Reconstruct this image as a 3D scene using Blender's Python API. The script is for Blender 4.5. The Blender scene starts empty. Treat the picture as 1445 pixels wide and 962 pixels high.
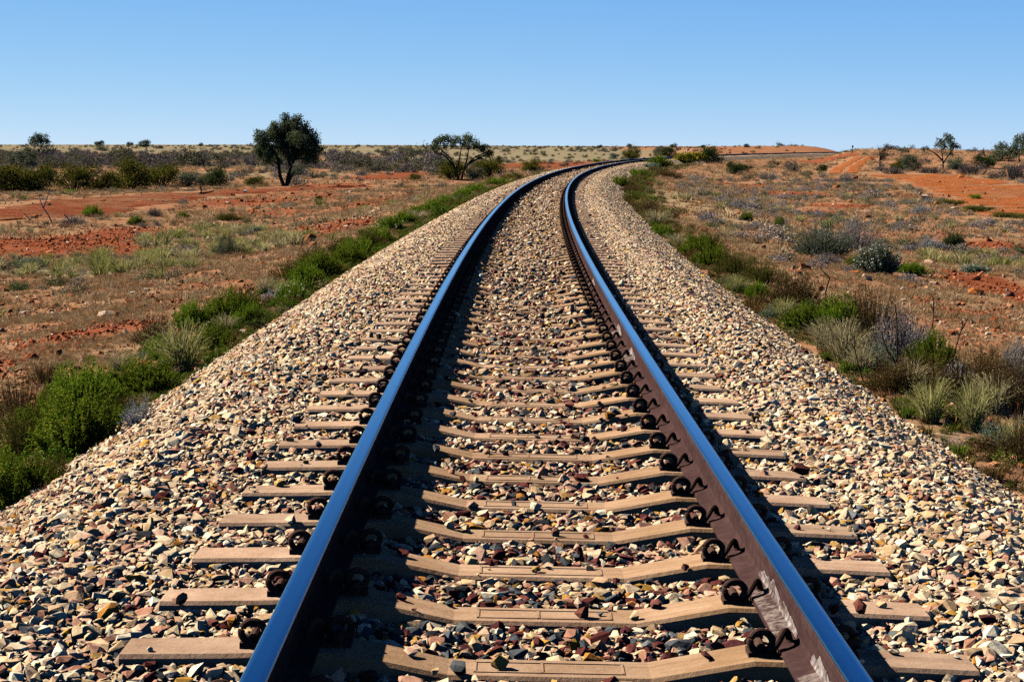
import bpy, math, random
import numpy as np
from mathutils import Vector, Matrix

rad = math.radians
rng = np.random.default_rng(11)
random.seed(5)
scene = bpy.context.scene
COL = scene.collection

# ------------------------------------------------------------------ camera numbers
F_PX = 2750.0; CX = 722.5; CY = 481.0; HZ = 207.0
CAM_H = 1.31
PITCH = math.atan((CY - HZ) / F_PX)
CP, SP = math.cos(PITCH), math.sin(PITCH)

# ------------------------------------------------------------------ track line
X0, D0, RAD = 0.105, 11.0, 1430.0
CANT = 0.021
D_END = 560.0

def Xc(D):
    D = np.asarray(D, float)
    d = np.clip(D - D0, -200, 549.0)
    x = X0 + RAD - np.sqrt(RAD * RAD - d * d)
    sl = 549.0 / math.sqrt(RAD * RAD - 549.0 ** 2)
    return x + np.maximum(D - D0 - 549.0, 0) * sl

def track_pt(s, t, z):
    """world point from arc length s (0 at D0), offset t to the right, height z over the rail tops (canted)"""
    s = np.asarray(s, float); t = np.asarray(t, float)
    a = s / RAD
    x = X0 + RAD * (1 - np.cos(a)) + t * np.cos(a)
    y = D0 + RAD * np.sin(a) - t * np.sin(a)
    return np.stack([x, y, np.asarray(z, float) - CANT * np.clip(t, -2, 2)], -1)

def ss(a, b, x):
    t = np.clip((np.asarray(x, float) - a) / (b - a), 0, 1)
    return t * t * (3 - 2 * t)

_w = np.random.default_rng(3).uniform(0, 1, (24, 4))
def wav(X, Y, lam, k=0):
    """smooth wandering field, about -1..1, feature size lam"""
    o = 0
    for i in range(6):
        a, b, c, d = _w[(k * 6 + i) % 24]
        th = a * 6.283; f = 6.283 / lam * (0.6 + 0.9 * b)
        o = o + np.sin((X * np.cos(th) + Y * np.sin(th)) * f + c * 6.283 + 1.7 * np.sin((Y * np.cos(th) - X * np.sin(th)) * f * .43 + d * 6.283))
    return o / 3.2

def natural(X, Y):
    D = np.maximum(Y, 5.0); u = X / D
    z = -1.7 + .10 * wav(X, Y, 17, 0) + .05 * wav(X, Y, 5, 1)
    far = ss(60, 400, D)
    z = z + far * .28 * wav(X, Y, 120, 2)
    rise = 5.0 - 2.4 * ss(-.15, .10, u)
    z = z + np.clip((D - 420) / 2500, 0, 1.3) * rise * (1 - ss(.165, .19, u))
    z = z + 2.75 * np.exp(-((D - 650) / 100) ** 2) * ss(.065, .11, u) * (1 - ss(.150, .186, u))
    hill = ss(.150, .178, u)
    z = z + hill * (2.15 * ss(185, 350, D) - np.maximum(D - 360, 0) * .012) * (1 + .12 * wav(X, Y, 70, 3))
    return z

def ground_z(X, Y):
    X = np.asarray(X, float); Y = np.asarray(Y, float)
    t = np.abs(X - Xc(Y))
    n = natural(X, Y)
    e = (1 - ss(3.3, 12, t)) * (1 - ss(560, 700, Y))
    z = n * (1 - e) + (-.95 + .05 * wav(X, Y, 4, 1)) * e
    return z - .25 * (1 - ss(2.4, 3.0, t)) * (1 - ss(540, 560, Y))

def bed_z(t):
    return np.interp(np.abs(t), [0, .45, .72, 1.30, 1.8, 2.1, 3.15, 3.6], [-.270, -.266, -.236, -.240, -.240, -.36, -.93, -1.15])

def surf_z(X, Y):
    g = ground_z(X, Y)
    t = X - Xc(Y)
    b = np.where((np.abs(t) < 3.5) & (np.asarray(Y) < 550), bed_z(t) - CANT * np.clip(t, -2, 2), -99)
    return np.maximum(g, b)

def at(px, py):
    """the point of the ground seen at a pixel of the photograph (1445 wide)"""
    a = (px - CX) / F_PX; b = (CY - py) / F_PX
    d = np.array([a, CP + SP * b, -SP + CP * b])
    D = np.geomspace(3.5, 3500, 6000)
    X = d[0] / d[1] * D; Z = CAM_H + d[2] / d[1] * D
    hit = np.nonzero(Z <= surf_z(X, D))[0]
    i = hit[0] if len(hit) else len(D) - 1
    return np.array([X[i], D[i], float(surf_z(X[i], D[i]))])

def m_per_px(p):
    return (p[1] * CP + (CAM_H - p[2]) * SP) / F_PX

# ------------------------------------------------------------------ mesh helpers
def mesh_np(name, V, Fc, mats, smooth=False, idx=None):
    me = bpy.data.meshes.new(name)
    V = np.asarray(V, 'f').reshape(-1, 3); Fc = np.asarray(Fc, 'i')
    me.vertices.add(len(V)); me.vertices.foreach_set('co', V.ravel())
    n, k = Fc.shape
    me.loops.add(n * k); me.loops.foreach_set('vertex_index', Fc.ravel())
    me.polygons.add(n); me.polygons.foreach_set('loop_start', np.arange(0, n * k, k, dtype='i'))
    if not isinstance(mats, (list, tuple)): mats = [mats]
    for m in mats: me.materials.append(m)
    if idx is not None: me.polygons.foreach_set('material_index', np.asarray(idx, 'i'))
    me.polygons.foreach_set('use_smooth', np.full(n, smooth, dtype=bool))
    me.update(calc_edges=True)
    return me

def link(name, me, parent=None, loc=None):
    o = bpy.data.objects.new(name, me); COL.objects.link(o)
    if parent is not None: o.parent = parent
    if loc is not None: o.location = loc
    return o

def tag(o, label=None, cat=None, group=None, kind=None):
    if label: o['label'] = label
    if cat: o['category'] = cat
    if group: o['group'] = group
    if kind: o['kind'] = kind
    return o

def tubes(paths, radii, sides=3):
    """paths (n,m,3), radii (n,m) -> verts, quads"""
    P = np.asarray(paths, float); Rr = np.asarray(radii, float)
    n, m, _ = P.shape
    T = np.gradient(P, axis=1); T /= np.linalg.norm(T, axis=2, keepdims=True) + 1e-9
    ref = np.where(np.abs(T[:, :, 2:3]) > .9, np.array([1., 0, 0]), np.array([0, 0, 1.]))
    A = np.cross(T, ref); A /= np.linalg.norm(A, axis=2, keepdims=True) + 1e-9
    B = np.cross(T, A)
    ang = np.arange(sides) * 2 * math.pi / sides
    V = P[:, :, None, :] + Rr[:, :, None, None] * (np.cos(ang)[None, None, :, None] * A[:, :, None, :] + np.sin(ang)[None, None, :, None] * B[:, :, None, :])
    base = (np.arange(n) * m * sides)[:, None, None] + (np.arange(m - 1) * sides)[None, :, None] + np.arange(sides)[None, None, :]
    nxt = base - np.arange(sides) + (np.arange(sides) + 1) % sides
    Q = np.stack([base, nxt, nxt + sides, base + sides], -1).reshape(-1, 4)
    return V.reshape(-1, 3), Q

def join_vf(parts):
    Vs, Fs, off = [], [], 0
    for V, Fq in parts:
        Vs.append(V); Fs.append(np.asarray(Fq) + off); off += len(V)
    return np.concatenate(Vs), np.concatenate(Fs)

def unit(v):
    return v / (np.linalg.norm(v, axis=-1, keepdims=True) + 1e-9)

def diamonds(C, dirv, L, W, g):
    """leaf-shaped quads; C (n,3) leaf base, dirv (n,3)"""
    n = len(C)
    dirv = unit(dirv)
    side = unit(np.cross(dirv, g.normal(size=(n, 3))))
    L = np.broadcast_to(L, (n,))[:, None]; W = np.broadcast_to(W, (n,))[:, None]
    nrm = np.cross(dirv, side)
    V = np.stack([C, C + dirv * L * .5 + side * W * .5 + nrm * L * .08, C + dirv * L, C + dirv * L * .5 - side * W * .5 + nrm * L * .08], 1)
    Q = np.arange(n * 4).reshape(n, 4)
    return V.reshape(-1, 3), Q

def dome_paths(g, n, R, H, lump, spread, m=6, upright=0.5, hlo=.68):
    th = g.uniform(0, 2 * math.pi, n); rho = np.sqrt(g.uniform(0, 1, n))
    a = g.uniform(0, 6.28, 3)
    k = 1 + lump * (np.sin(2 * th + a[0]) * .5 + np.sin(3 * th + a[1]) * .5 + np.sin(7 * th + a[2]) * .35)
    hz = np.sqrt(np.clip(1 - rho ** 2 * .92, 0, 1)) * g.uniform(hlo, 1.03, n) * (1 + lump * .6 * np.sin(5 * rho + 2 * th + a[2]))
    tip = np.stack([R * k * rho * np.cos(th), R * k * rho * np.sin(th), H * hz], -1)
    base = np.stack([tip[:, 0] * spread + g.normal(0, .03 * R, n), tip[:, 1] * spread + g.normal(0, .03 * R, n), np.zeros(n)], -1)
    ctrl = base * (upright) + tip * (1 - upright); ctrl[:, 2] = tip[:, 2] * .45
    ts = np.linspace(0, 1, m)[None, :, None]
    P = (1 - ts) ** 2 * base[:, None] + 2 * ts * (1 - ts) * ctrl[:, None] + ts ** 2 * tip[:, None]
    return P

def samp(P, t):
    """P (n,m,3), t (n,k) in 0..1 -> points, tangents"""
    n, m, _ = P.shape
    f = t * (m - 1); i = np.clip(f.astype(int), 0, m - 2); fr = (f - i)[..., None]
    r = np.arange(n)[:, None]
    A, B = P[r, i], P[r, i + 1]
    return A * (1 - fr) + B * fr, unit(B - A)

# ------------------------------------------------------------------ node helpers / materials
def new_mat(name):
    m = bpy.data.materials.new(name); m.use_nodes = True
    nt = m.node_tree; nt.nodes.clear()
    return m, nt, nt.nodes, nt.links

def N(nt, t, **kw):
    n = nt.nodes.new(t)
    for k, v in kw.items():
        if k.startswith('i_'):
            n.inputs[k[2:].replace('_', ' ')].default_value = v
        else: setattr(n, k, v)
    return n

def noise(nt, vec, scale, detail=4, rough=.55, dist=0.0):
    n = N(nt, 'ShaderNodeTexNoise'); n.inputs['Scale'].default_value = scale
    n.inputs['Detail'].default_value = detail; n.inputs['Roughness'].default_value = rough; n.inputs['Distortion'].default_value = dist
    if vec is not None: nt.links.new(vec, n.inputs['Vector'])
    return n.outputs['Fac']

def ramp(nt, fac, stops, interp='LINEAR'):
    r = N(nt, 'ShaderNodeValToRGB'); cr = r.color_ramp; cr.interpolation = interp
    while len(cr.elements) < len(stops): cr.elements.new(.5)
    for e, (p, c) in zip(cr.elements, stops):
        e.position = p; e.color = (*c, 1) if len(c) == 3 else c
    nt.links.new(fac, r.inputs['Fac'])
    return r.outputs['Color']

def mixc(nt, fac, a, b, mode='MIX'):
    m = N(nt, 'ShaderNodeMix', data_type='RGBA', blend_type=mode)
    for s, v in ((m.inputs[0], fac), (m.inputs[6], a), (m.inputs[7], b)):
        if hasattr(v, 'is_linked'): nt.links.new(v, s)
        elif isinstance(v, (int, float)): s.default_value = v
        else: s.default_value = (*v, 1)
    return m.outputs[2]

def math_n(nt, op, a, b=None, clamp=False):
    m = N(nt, 'ShaderNodeMath', operation=op); m.use_clamp = clamp
    for s, v in ((m.inputs[0], a), (m.inputs[1], b)):
        if v is None: continue
        if hasattr(v, 'is_linked'): nt.links.new(v, s)
        else: s.default_value = v
    return m.outputs[0]

def finish(nt, color, rough=.85, metal=0, spec=.25, bump=None, bump_d=.01, bump_s=.5):
    p = N(nt, 'ShaderNodeBsdfPrincipled'); o = N(nt, 'ShaderNodeOutputMaterial')
    if hasattr(color, 'is_linked'): nt.links.new(color, p.inputs['Base Color'])
    else: p.inputs['Base Color'].default_value = (*color, 1)
    if hasattr(rough, 'is_linked'): nt.links.new(rough, p.inputs['Roughness'])
    else: p.inputs['Roughness'].default_value = rough
    p.inputs['Metallic'].default_value = metal; p.inputs['Specular IOR Level'].default_value = spec if metal else 0.0   # dusty, matt surfaces
    if bump is not None:
        b = N(nt, 'ShaderNodeBump'); b.inputs['Distance'].default_value = bump_d; b.inputs['Strength'].default_value = bump_s
        nt.links.new(bump, b.inputs['Height']); nt.links.new(b.outputs['Normal'], p.inputs['Normal'])
    nt.links.new(p.outputs[0], o.inputs[0])
    return p

def obj_co(nt):
    return N(nt, 'ShaderNodeTexCoord').outputs['Object']
def pos(nt):
    return N(nt, 'ShaderNodeNewGeometry').outputs['Position']

def mat_leaf(name, stops, trans=.22, rough=.65, tint=False, spec=.2):
    m, nt, nodes, links = new_mat(name)
    geo = N(nt, 'ShaderNodeNewGeometry')
    c = ramp(nt, geo.outputs['Random Per Island'], stops)
    nz = noise(nt, geo.outputs['Position'], 2.6, 2)
    c = mixc(nt, 1.0, c, ramp(nt, nz, [(.3, (.72, .72, .68)), (.7, (1.22, 1.18, 1.1))]), 'MULTIPLY')
    if tint:
        a = N(nt, 'ShaderNodeAttribute', attribute_name='tint', attribute_type='INSTANCER')
        c = mixc(nt, 1.0, c, a.outputs['Color'], 'MULTIPLY')
    p = N(nt, 'ShaderNodeBsdfPrincipled'); p.inputs['Roughness'].default_value = rough; p.inputs['Specular IOR Level'].default_value = 0.0
    t = N(nt, 'ShaderNodeBsdfTranslucent'); mx = N(nt, 'ShaderNodeMixShader'); mx.inputs[0].default_value = trans
    o = N(nt, 'ShaderNodeOutputMaterial')
    links.new(c, p.inputs['Base Color']); links.new(c, t.inputs['Color'])
    links.new(p.outputs[0], mx.inputs[1]); links.new(t.outputs[0], mx.inputs[2]); links.new(mx.outputs[0], o.inputs[0])
    return m

def mat_plain(name, c1, c2, scale=8, rough=.85, bump_d=.004, world=True, spec=.2):
    m, nt, _, _ = new_mat(name)
    co = pos(nt) if world else obj_co(nt)
    n = noise(nt, co, scale, 5)
    finish(nt, ramp(nt, n, [(.32, c1), (.68, c2)]), rough, 0, spec, n, bump_d, .6)
    return m

LEAF = {
 'green': mat_leaf('shrub_leaf_green', [(0, (.06, .12, .008)), (.55, (.145, .225, .016)), (.9, (.25, .30, .035)), (1, (.33, .27, .06))], .34),
 'bright': mat_leaf('shrub_leaf_bright_green', [(0, (.085, .17, .010)), (.6, (.185, .31, .022)), (1, (.30, .40, .05))], .36),
 'olive': mat_leaf('shrub_leaf_olive', [(0, (.05, .065, .012)), (.5, (.105, .125, .022)), (.85, (.19, .155, .04)), (1, (.27, .18, .07))], .22),
 'brown': mat_leaf('shrub_leaf_dry_brown', [(0, (.075, .042, .018)), (.5, (.17, .10, .038)), (.85, (.27, .19, .08)), (1, (.13, .14, .04))], .15),
 'grey': mat_leaf('saltbush_leaf_grey', [(0, (.30, .31, .34)), (.6, (.46, .47, .51)), (1, (.60, .60, .64))], .12),
 'lilac': mat_leaf('herb_leaf_lilac_grey', [(0, (.20, .175, .165)), (.6, (.37, .325, .31)), (1, (.54, .48, .46))], .12),
 'sage': mat_leaf('saltbush_leaf_sage', [(0, (.10, .16, .11)), (.6, (.20, .28, .19)), (1, (.33, .40, .30))], .18),
 'straw': mat_leaf('grass_blade_straw', [(0, (.28, .23, .11)), (.6, (.50, .43, .24)), (1, (.66, .59, .38))], .25),
 'pale': mat_leaf('grass_blade_pale_green', [(0, (.18, .21, .045)), (.5, (.38, .38, .13)), (1, (.60, .55, .30))], .28),
 'mulga': mat_leaf('mulga_leaf', [(0, (.048, .072, .034)), (.6, (.11, .140, .068)), (1, (.18, .21, .11))], .28),
 'oliveb': mat_leaf('bush_leaf_olive_yellow', [(0, (.060, .068, .010)), (.6, (.125, .125, .020)), (1, (.21, .19, .04))], .22),
 'greyg': mat_leaf('bush_leaf_grey_green', [(0, (.075, .095, .055)), (.6, (.15, .18, .11)), (1, (.24, .27, .18))], .2),
 'dark': mat_leaf('bush_leaf_dark_green', [(0, (.028, .048, .016)), (.6, (.062, .092, .030)), (1, (.115, .15, .05))], .2),
 'purple': mat_leaf('scrub_twig_purple_grey', [(0, (.10, .085, .085)), (.6, (.19, .16, .16)), (1, (.30, .26, .25))], .08),
 'yellow': mat_leaf('flower_yellow', [(0, (.45, .34, .02)), (1, (.62, .52, .05))], .2),
 'white': mat_leaf('flower_white', [(0, (.55, .58, .48)), (1, (.80, .80, .70))], .2),
}
TWIG = {
 'dark': mat_plain('twig_dark', (.022, .016, .013), (.06, .045, .036), 30),
 'grey': mat_plain('twig_grey', (.16, .145, .13), (.36, .33, .31), 30),
 'bark': mat_plain('bark_dark', (.022, .017, .014), (.060, .045, .036), 9),
 'green': mat_plain('stem_green_brown', (.05, .045, .015), (.11, .09, .03), 30),
 'straw': mat_plain('stem_straw', (.22, .17, .09), (.36, .28, .16), 30),
}

# ---- ground
def mat_ground():
    m, nt, nodes, links = new_mat('outback_soil')
    P = pos(nt)
    a = N(nt, 'ShaderNodeAttribute', attribute_name='cover')
    sep = N(nt, 'ShaderNodeSeparateColor'); links.new(a.outputs['Color'], sep.inputs[0])
    n1 = noise(nt, P, .35, 6, .6); n2 = noise(nt, P, 2.2, 6, .62); n3 = noise(nt, P, 16, 5, .65); nf = noise(nt, P, .045, 5, .6)
    soil = ramp(nt, n2, [(.28, (.19, .080, .040)), (.48, (.315, .145, .076)), (.70, (.42, .245, .145))])
    dry = ramp(nt, n3, [(.25, (.16, .105, .058)), (.5, (.30, .21, .120)), (.75, (.42, .32, .20))])
    c = mixc(nt, ramp(nt, n1, [(.42, (0, 0, 0)), (.72, (.8, .8, .8))]), soil, dry)
    red = ramp(nt, math_n(nt, 'ADD', math_n(nt, 'MULTIPLY', n2, .5), math_n(nt, 'MULTIPLY', n3, .5)), [(.34, (.120, .034, .016)), (.5, (.225, .066, .031)), (.66, (.34, .145, .080))])
    rn = math_n(nt, 'ADD', sep.outputs[0], math_n(nt, 'MULTIPLY', math_n(nt, 'SUBTRACT', n2, .5), .9))
    rn = math_n(nt, 'ADD', rn, math_n(nt, 'MULTIPLY', math_n(nt, 'SUBTRACT', n1, .5), .9))
    rf = ramp(nt, rn, [(.42, (0, 0, 0)), (.66, (1, 1, 1))])
    c = mixc(nt, rf, c, red)
    straw = ramp(nt, math_n(nt, 'ADD', math_n(nt, 'MULTIPLY', n2, .5), math_n(nt, 'MULTIPLY', nf, .5)), [(.33, (.13, .10, .06)), (.5, (.235, .195, .12)), (.66, (.33, .285, .185))])
    gn = math_n(nt, 'ADD', sep.outputs[1], math_n(nt, 'MULTIPLY', math_n(nt, 'SUBTRACT', n1, .5), 1.2))
    c = mixc(nt, ramp(nt, gn, [(.40, (0, 0, 0)), (.62, (1, 1, 1))]), c, straw)
    tan = ramp(nt, n3, [(.3, (.25, .165, .088)), (.7, (.43, .31, .185))])
    bn = math_n(nt, 'ADD', sep.outputs[2], math_n(nt, 'MULTIPLY', math_n(nt, 'SUBTRACT', n2, .5), .6))
    c = mixc(nt, ramp(nt, bn, [(.40, (0, 0, 0)), (.60, (1, 1, 1))]), c, tan)
    h = math_n(nt, 'ADD', math_n(nt, 'MULTIPLY', n2, .6), math_n(nt, 'MULTIPLY', n3, .4))
    finish(nt, c, .95, 0, .1, h, .10, .7)
    return m

def mat_road(name, c1, c2, c3):
    m, nt, nodes, links = new_mat(name)
    P = pos(nt)
    n2 = noise(nt, P, 1.1, 6, .65); n3 = noise(nt, P, 9, 5, .65)
    f = math_n(nt, 'ADD', math_n(nt, 'MULTIPLY', n2, .6), math_n(nt, 'MULTIPLY', n3, .4))
    c = ramp(nt, f, [(.34, c1), (.5, c2), (.66, c3)])
    nb = noise(nt, P, .22, 6, .68, .4)
    c = mixc(nt, ramp(nt, nb, [(.46, (0, 0, 0)), (.66, (.75, .75, .75))]), c, ramp(nt, n3, [(.3, (.17, .085, .045)), (.7, (.36, .22, .125))]))
    finish(nt, c, .95, 0, .1, f, .30, .9)
    return m

def mat_bed():
    """crushed stone seen where single stones are too small: cells in the stone colours"""
    m, nt, nodes, links = new_mat('ballast_bed_stone')
    P = pos(nt)
    v = N(nt, 'ShaderNodeTexVoronoi', feature='F1'); v.inputs['Scale'].default_value = 17; links.new(P, v.inputs['Vector'])
    sep = N(nt, 'ShaderNodeSeparateColor'); links.new(v.outputs['Color'], sep.inputs[0])
    c = ramp(nt, sep.outputs[0], [(0, (.06, .028, .028)), (.10, (.10, .10, .11)), (.2, (.26, .15, .11)), (.38, (.40, .29, .19)), (.62, (.55, .43, .31)), (1, (.66, .56, .45))], 'CONSTANT')
    finish(nt, c, .9, 0, .2, v.outputs['Distance'], .03, 1.0)
    return m

def mat_stone(name, attr='tint'):
    m, nt, nodes, links = new_mat(name)
    a = N(nt, 'ShaderNodeAttribute', attribute_name=attr, attribute_type='INSTANCER')
    n = noise(nt, obj_co(nt), 3.0, 5, .65); n2 = noise(nt, pos(nt), 60, 3)
    c = mixc(nt, 1.0, a.outputs['Color'], ramp(nt, n, [(.25, (.62, .58, .54)), (.55, (1, 1, 1)), (.8, (1.16, 1.14, 1.12))]), 'MULTIPLY')
    finish(nt, c, .85, 0, .25, n2, .004, .5)
    return m

def mat_sleeper():
    m, nt, nodes, links = new_mat('dusty_concrete')
    co = obj_co(nt)
    mp = N(nt, 'ShaderNodeMapping'); mp.inputs['Scale'].default_value = (1.2, 26, 26); links.new(co, mp.inputs['Vector'])
    inf = N(nt, 'ShaderNodeObjectInfo')
    va = N(nt, 'ShaderNodeVectorMath', operation='ADD'); links.new(mp.outputs[0], va.inputs[0])
    cmb = N(nt, 'ShaderNodeCombineXYZ'); links.new(math_n(nt, 'MULTIPLY', inf.outputs['Random'], 50), cmb.inputs[0]); links.new(cmb.outputs[0], va.inputs[1])
    streak = noise(nt, va.outputs[0], 1.0, 5, .6, .3)
    pit = noise(nt, pos(nt), 45, 5, .7)
    blot = noise(nt, pos(nt), 5, 4, .6)
    base = ramp(nt, blot, [(.3, (.345, .225, .155)), (.7, (.52, .365, .26))])
    base = mixc(nt, 1.0, base, ramp(nt, inf.outputs['Random'], [(0, (.84, .83, .82)), (1, (1.12, 1.10, 1.08))]), 'MULTIPLY')
    grease = noise(nt, va.outputs[0], .35, 3, .5)
    base = mixc(nt, ramp(nt, grease, [(.60, (0, 0, 0)), (.72, (.45, .45, .45))]), base, (.12, .075, .05))
    base = mixc(nt, .5, base, ramp(nt, pit, [(.25, (.55, .5, .45)), (.5, (1, 1, 1)), (.8, (1.15, 1.12, 1.08))]), 'MULTIPLY')
    # rusty wood-like staining of the part between the rails, strongest beside the rail seats
    sx = N(nt, 'ShaderNodeSeparateXYZ'); links.new(co, sx.inputs[0])
    ax = math_n(nt, 'ABSOLUTE', sx.outputs[0])
    near = ramp(nt, ax, [(.10, (.30, .30, .30)), (.45, (.75, .75, .75)), (.64, (1, 1, 1)), (.80, (.25, .25, .25)), (.95, (0, 0, 0))])
    st = ramp(nt, streak, [(.30, (1, 1, 1)), (.56, (.25, .25, .25)), (.72, (0, 0, 0))])
    fac = math_n(nt, 'MULTIPLY', near, st)
    c = mixc(nt, math_n(nt, 'MULTIPLY', fac, .8), base, (.155, .070, .022))
    c = mixc(nt, math_n(nt, 'MULTIPLY', near, .35), c, (.44, .27, .125))
    finish(nt, c, .9, 0, .2, pit, .006, .6)
    return m

def mat_rust(name, c1, c2, c3, scale=22):
    m, nt, nodes, links = new_mat(name)
    n = noise(nt, pos(nt), scale, 6, .65); n2 = noise(nt, pos(nt), 3, 4)
    f = math_n(nt, 'ADD', math_n(nt, 'MULTIPLY', n, .6), math_n(nt, 'MULTIPLY', n2, .4))
    finish(nt, ramp(nt, f, [(.3, c1), (.5, c2), (.7, c3)]), .75, 0, .3, n, .003, .6)
    return m

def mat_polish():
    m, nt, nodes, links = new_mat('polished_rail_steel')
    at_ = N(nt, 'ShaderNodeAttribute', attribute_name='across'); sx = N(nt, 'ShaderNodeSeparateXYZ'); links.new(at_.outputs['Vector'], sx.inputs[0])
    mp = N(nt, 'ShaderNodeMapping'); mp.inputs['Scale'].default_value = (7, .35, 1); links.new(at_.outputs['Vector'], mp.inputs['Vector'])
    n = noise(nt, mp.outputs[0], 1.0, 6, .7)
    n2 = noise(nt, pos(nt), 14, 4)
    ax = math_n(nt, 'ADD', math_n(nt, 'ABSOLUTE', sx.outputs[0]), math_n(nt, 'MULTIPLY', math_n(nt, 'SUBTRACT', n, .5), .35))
    c = ramp(nt, ax, [(.0, (.065, .41, .64)), (.70, (.055, .38, .60)), (.92, (.04, .26, .44)), (1.06, (.06, .05, .055))])  # blue of the mirrored sky put into the steel's base colour; dull edges
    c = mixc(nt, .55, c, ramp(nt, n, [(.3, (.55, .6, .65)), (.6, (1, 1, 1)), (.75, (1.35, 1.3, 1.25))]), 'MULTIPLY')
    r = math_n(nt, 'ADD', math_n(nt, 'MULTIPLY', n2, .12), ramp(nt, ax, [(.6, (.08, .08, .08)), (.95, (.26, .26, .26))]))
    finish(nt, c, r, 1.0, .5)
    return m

M_GROUND = mat_ground(); M_BED = mat_bed(); M_STONE = mat_stone('crushed_stone')
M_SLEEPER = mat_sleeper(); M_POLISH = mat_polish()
M_RUST = mat_rust('rail_rust', (.034, .019, .019), (.058, .032, .031), (.092, .052, .048))
M_CLIP = mat_rust('clip_rust', (.040, .024, .020), (.080, .046, .037), (.14, .080, .058), 60)
def mat_paint(name, white, thr):
    m, nt, _, _ = new_mat(name)
    n = noise(nt, pos(nt), 42, 6, .7); n2 = noise(nt, pos(nt), 9, 3)
    f = math_n(nt, 'ADD', math_n(nt, 'MULTIPLY', n, .65), math_n(nt, 'MULTIPLY', n2, .35))
    finish(nt, ramp(nt, f, [(thr - .08, (.062, .035, .033)), (thr, (.17, .13, .122)), (thr + .12, white)]), .8, 0, .2, n, .002, .5)
    return m
M_PAINT = mat_paint('white_marking_paint', (.42, .39, .38), .49)
M_PAINT2 = mat_paint('chalky_paint_dust', (.28, .235, .19), .52)

# ------------------------------------------------------------------ world-space patches for the soil cover
PATCH = []   # (channel, x, y, rx, ry, value, angle)
def patch(ch, px, py, rx, ry, val=1.0):
    p = at(px, py); k = m_per_px(p)
    a = at(px, py - ry)[1]; b = at(px, py + ry)[1]
    PATCH.append((ch, p[0], .5 * (a + b), rx * k, max(.5 * abs(a - b), 1.0), val))

for a in [ (0, 70, 345, 110, 20), (0, 190, 350, 70, 12, .8), (0, 20, 360, 60, 12), (0, 420, 280, 90, 12, .55), (0, 330, 288, 70, 8, .7),
           (0, 470, 262, 60, 5, .6), (0, 530, 285, 50, 12, .6), (0, 460, 325, 70, 12, .75), (0, 400, 340, 40, 8, .5), (0, 560, 248, 50, 6, .8),
           (0, 1425, 412, 60, 24), (0, 1415, 348, 60, 7), (0, 1110, 274, 70, 3.5), (0, 1160, 290, 55, 3, .8), (0, 1050, 262, 45, 3, .7), (0, 1185, 300, 50, 3, .7),
           (0, 1010, 328, 30, 5, .7), (0, 1060, 360, 40, 8, .45), (0, 1270, 405, 40, 8, .4), (0, 30, 500, 70, 28, .6), (0, 200, 430, 70, 18, .55), (0, 40, 400, 60, 12, .5), (0, 330, 400, 110, 18, .5), (0, 130, 475, 100, 24, .55), (0, 1330, 330, 60, 7, .5), (0, 1250, 276, 60, 4, .6), (0, 1380, 445, 60, 18, .55), (0, 390, 300, 70, 7, .6),
           (0, 770, 233, 80, 5), (0, 690, 236, 50, 4, .7), (0, 1180, 222, 30, 4, .9), (0, 1010, 222, 30, 2, .6),
           (1, 90, 212, 200, 5), (1, 330, 213, 180, 4, .8), (1, 760, 221, 160, 6), (1, 640, 226, 120, 6, .8), (1, 500, 228, 90, 6, .6), (1, 260, 246, 260, 5, .6), (1, 90, 232, 200, 5, .7), (1, 400, 232, 160, 5, .7),
           (1, 200, 372, 200, 10, .9), (1, 290, 335, 80, 14, .55), (1, 1380, 372, 80, 8, .6), (1, 1210, 352, 90, 20, .35), (1, 560, 215, 120, 4), (1, 880, 214, 80, 3, .8),
           (2, 960, 285, 45, 22), (2, 1010, 300, 50, 15, .9), (2, 1100, 355, 60, 14, .55), (2, 505, 305, 70, 10, .6), (2, 430, 320, 70, 12, .45), (2, 350, 250, 90, 6, .5)]:
    patch(*a)

def cover(X, Y):
    X = np.asarray(X, float); Y = np.asarray(Y, float)
    out = np.zeros(X.shape + (3,))
    for ch, x, y, rx, ry, v in PATCH:
        d2 = ((X - x) / rx) ** 2 + ((Y - y) / ry) ** 2
        out[..., ch] = np.maximum(out[..., ch], v * np.clip(1.25 - .6 * d2, 0, 1))
    D = np.maximum(Y, 5); u = X / D
    ridge = ss(430, 540, D) * (1 - ss(760, 900, D)) * ss(.075, .10, u) * (1 - ss(.172, .186, u))
    out[..., 0] = np.maximum(out[..., 0], ridge * .50)
    out[..., 0] = np.maximum(out[..., 0], .40 * ss(240, 330, D) * ss(.17, .2, u))
    out[..., 1] = np.maximum(out[..., 1], .70 * ss(350, 800, D) * (1 - ss(.04, .08, u)))
    return out

# ------------------------------------------------------------------ ground sheet
def grow(a, step, rate, end):
    v = [a]
    while v[-1] < end:
        v.append(v[-1] + step); step *= rate
    return v
tt = np.array(grow(0, .22, 1.0, 6.0)); tt = np.concatenate([tt, np.array(grow(tt[-1] + .25, .25, 1.045, 5200))])
tt = np.concatenate([-tt[:0:-1], tt])
dd = np.array(list(np.arange(-30, 4, 1.5)) + grow(4, .4, 1.0, 50)); dd = np.concatenate([dd, np.array(grow(dd[-1] + .4, .4, 1.0115, 7000))])
TT, DD = np.meshgrid(tt, dd)
GX = TT + Xc(DD); GY = DD
GZ = ground_z(GX, GY)
nr, nc = GX.shape
ii = (np.arange(nr - 1)[:, None] * nc + np.arange(nc - 1)[None, :]).ravel()
Q = np.stack([ii, ii + 1, ii + nc + 1, ii + nc], -1)
me = mesh_np('ground', np.stack([GX, GY, GZ], -1), Q, M_GROUND, True)
cv = cover(GX, GY).reshape(-1, 3)
at_c = me.attributes.new('cover', 'FLOAT_COLOR', 'POINT')
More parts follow.
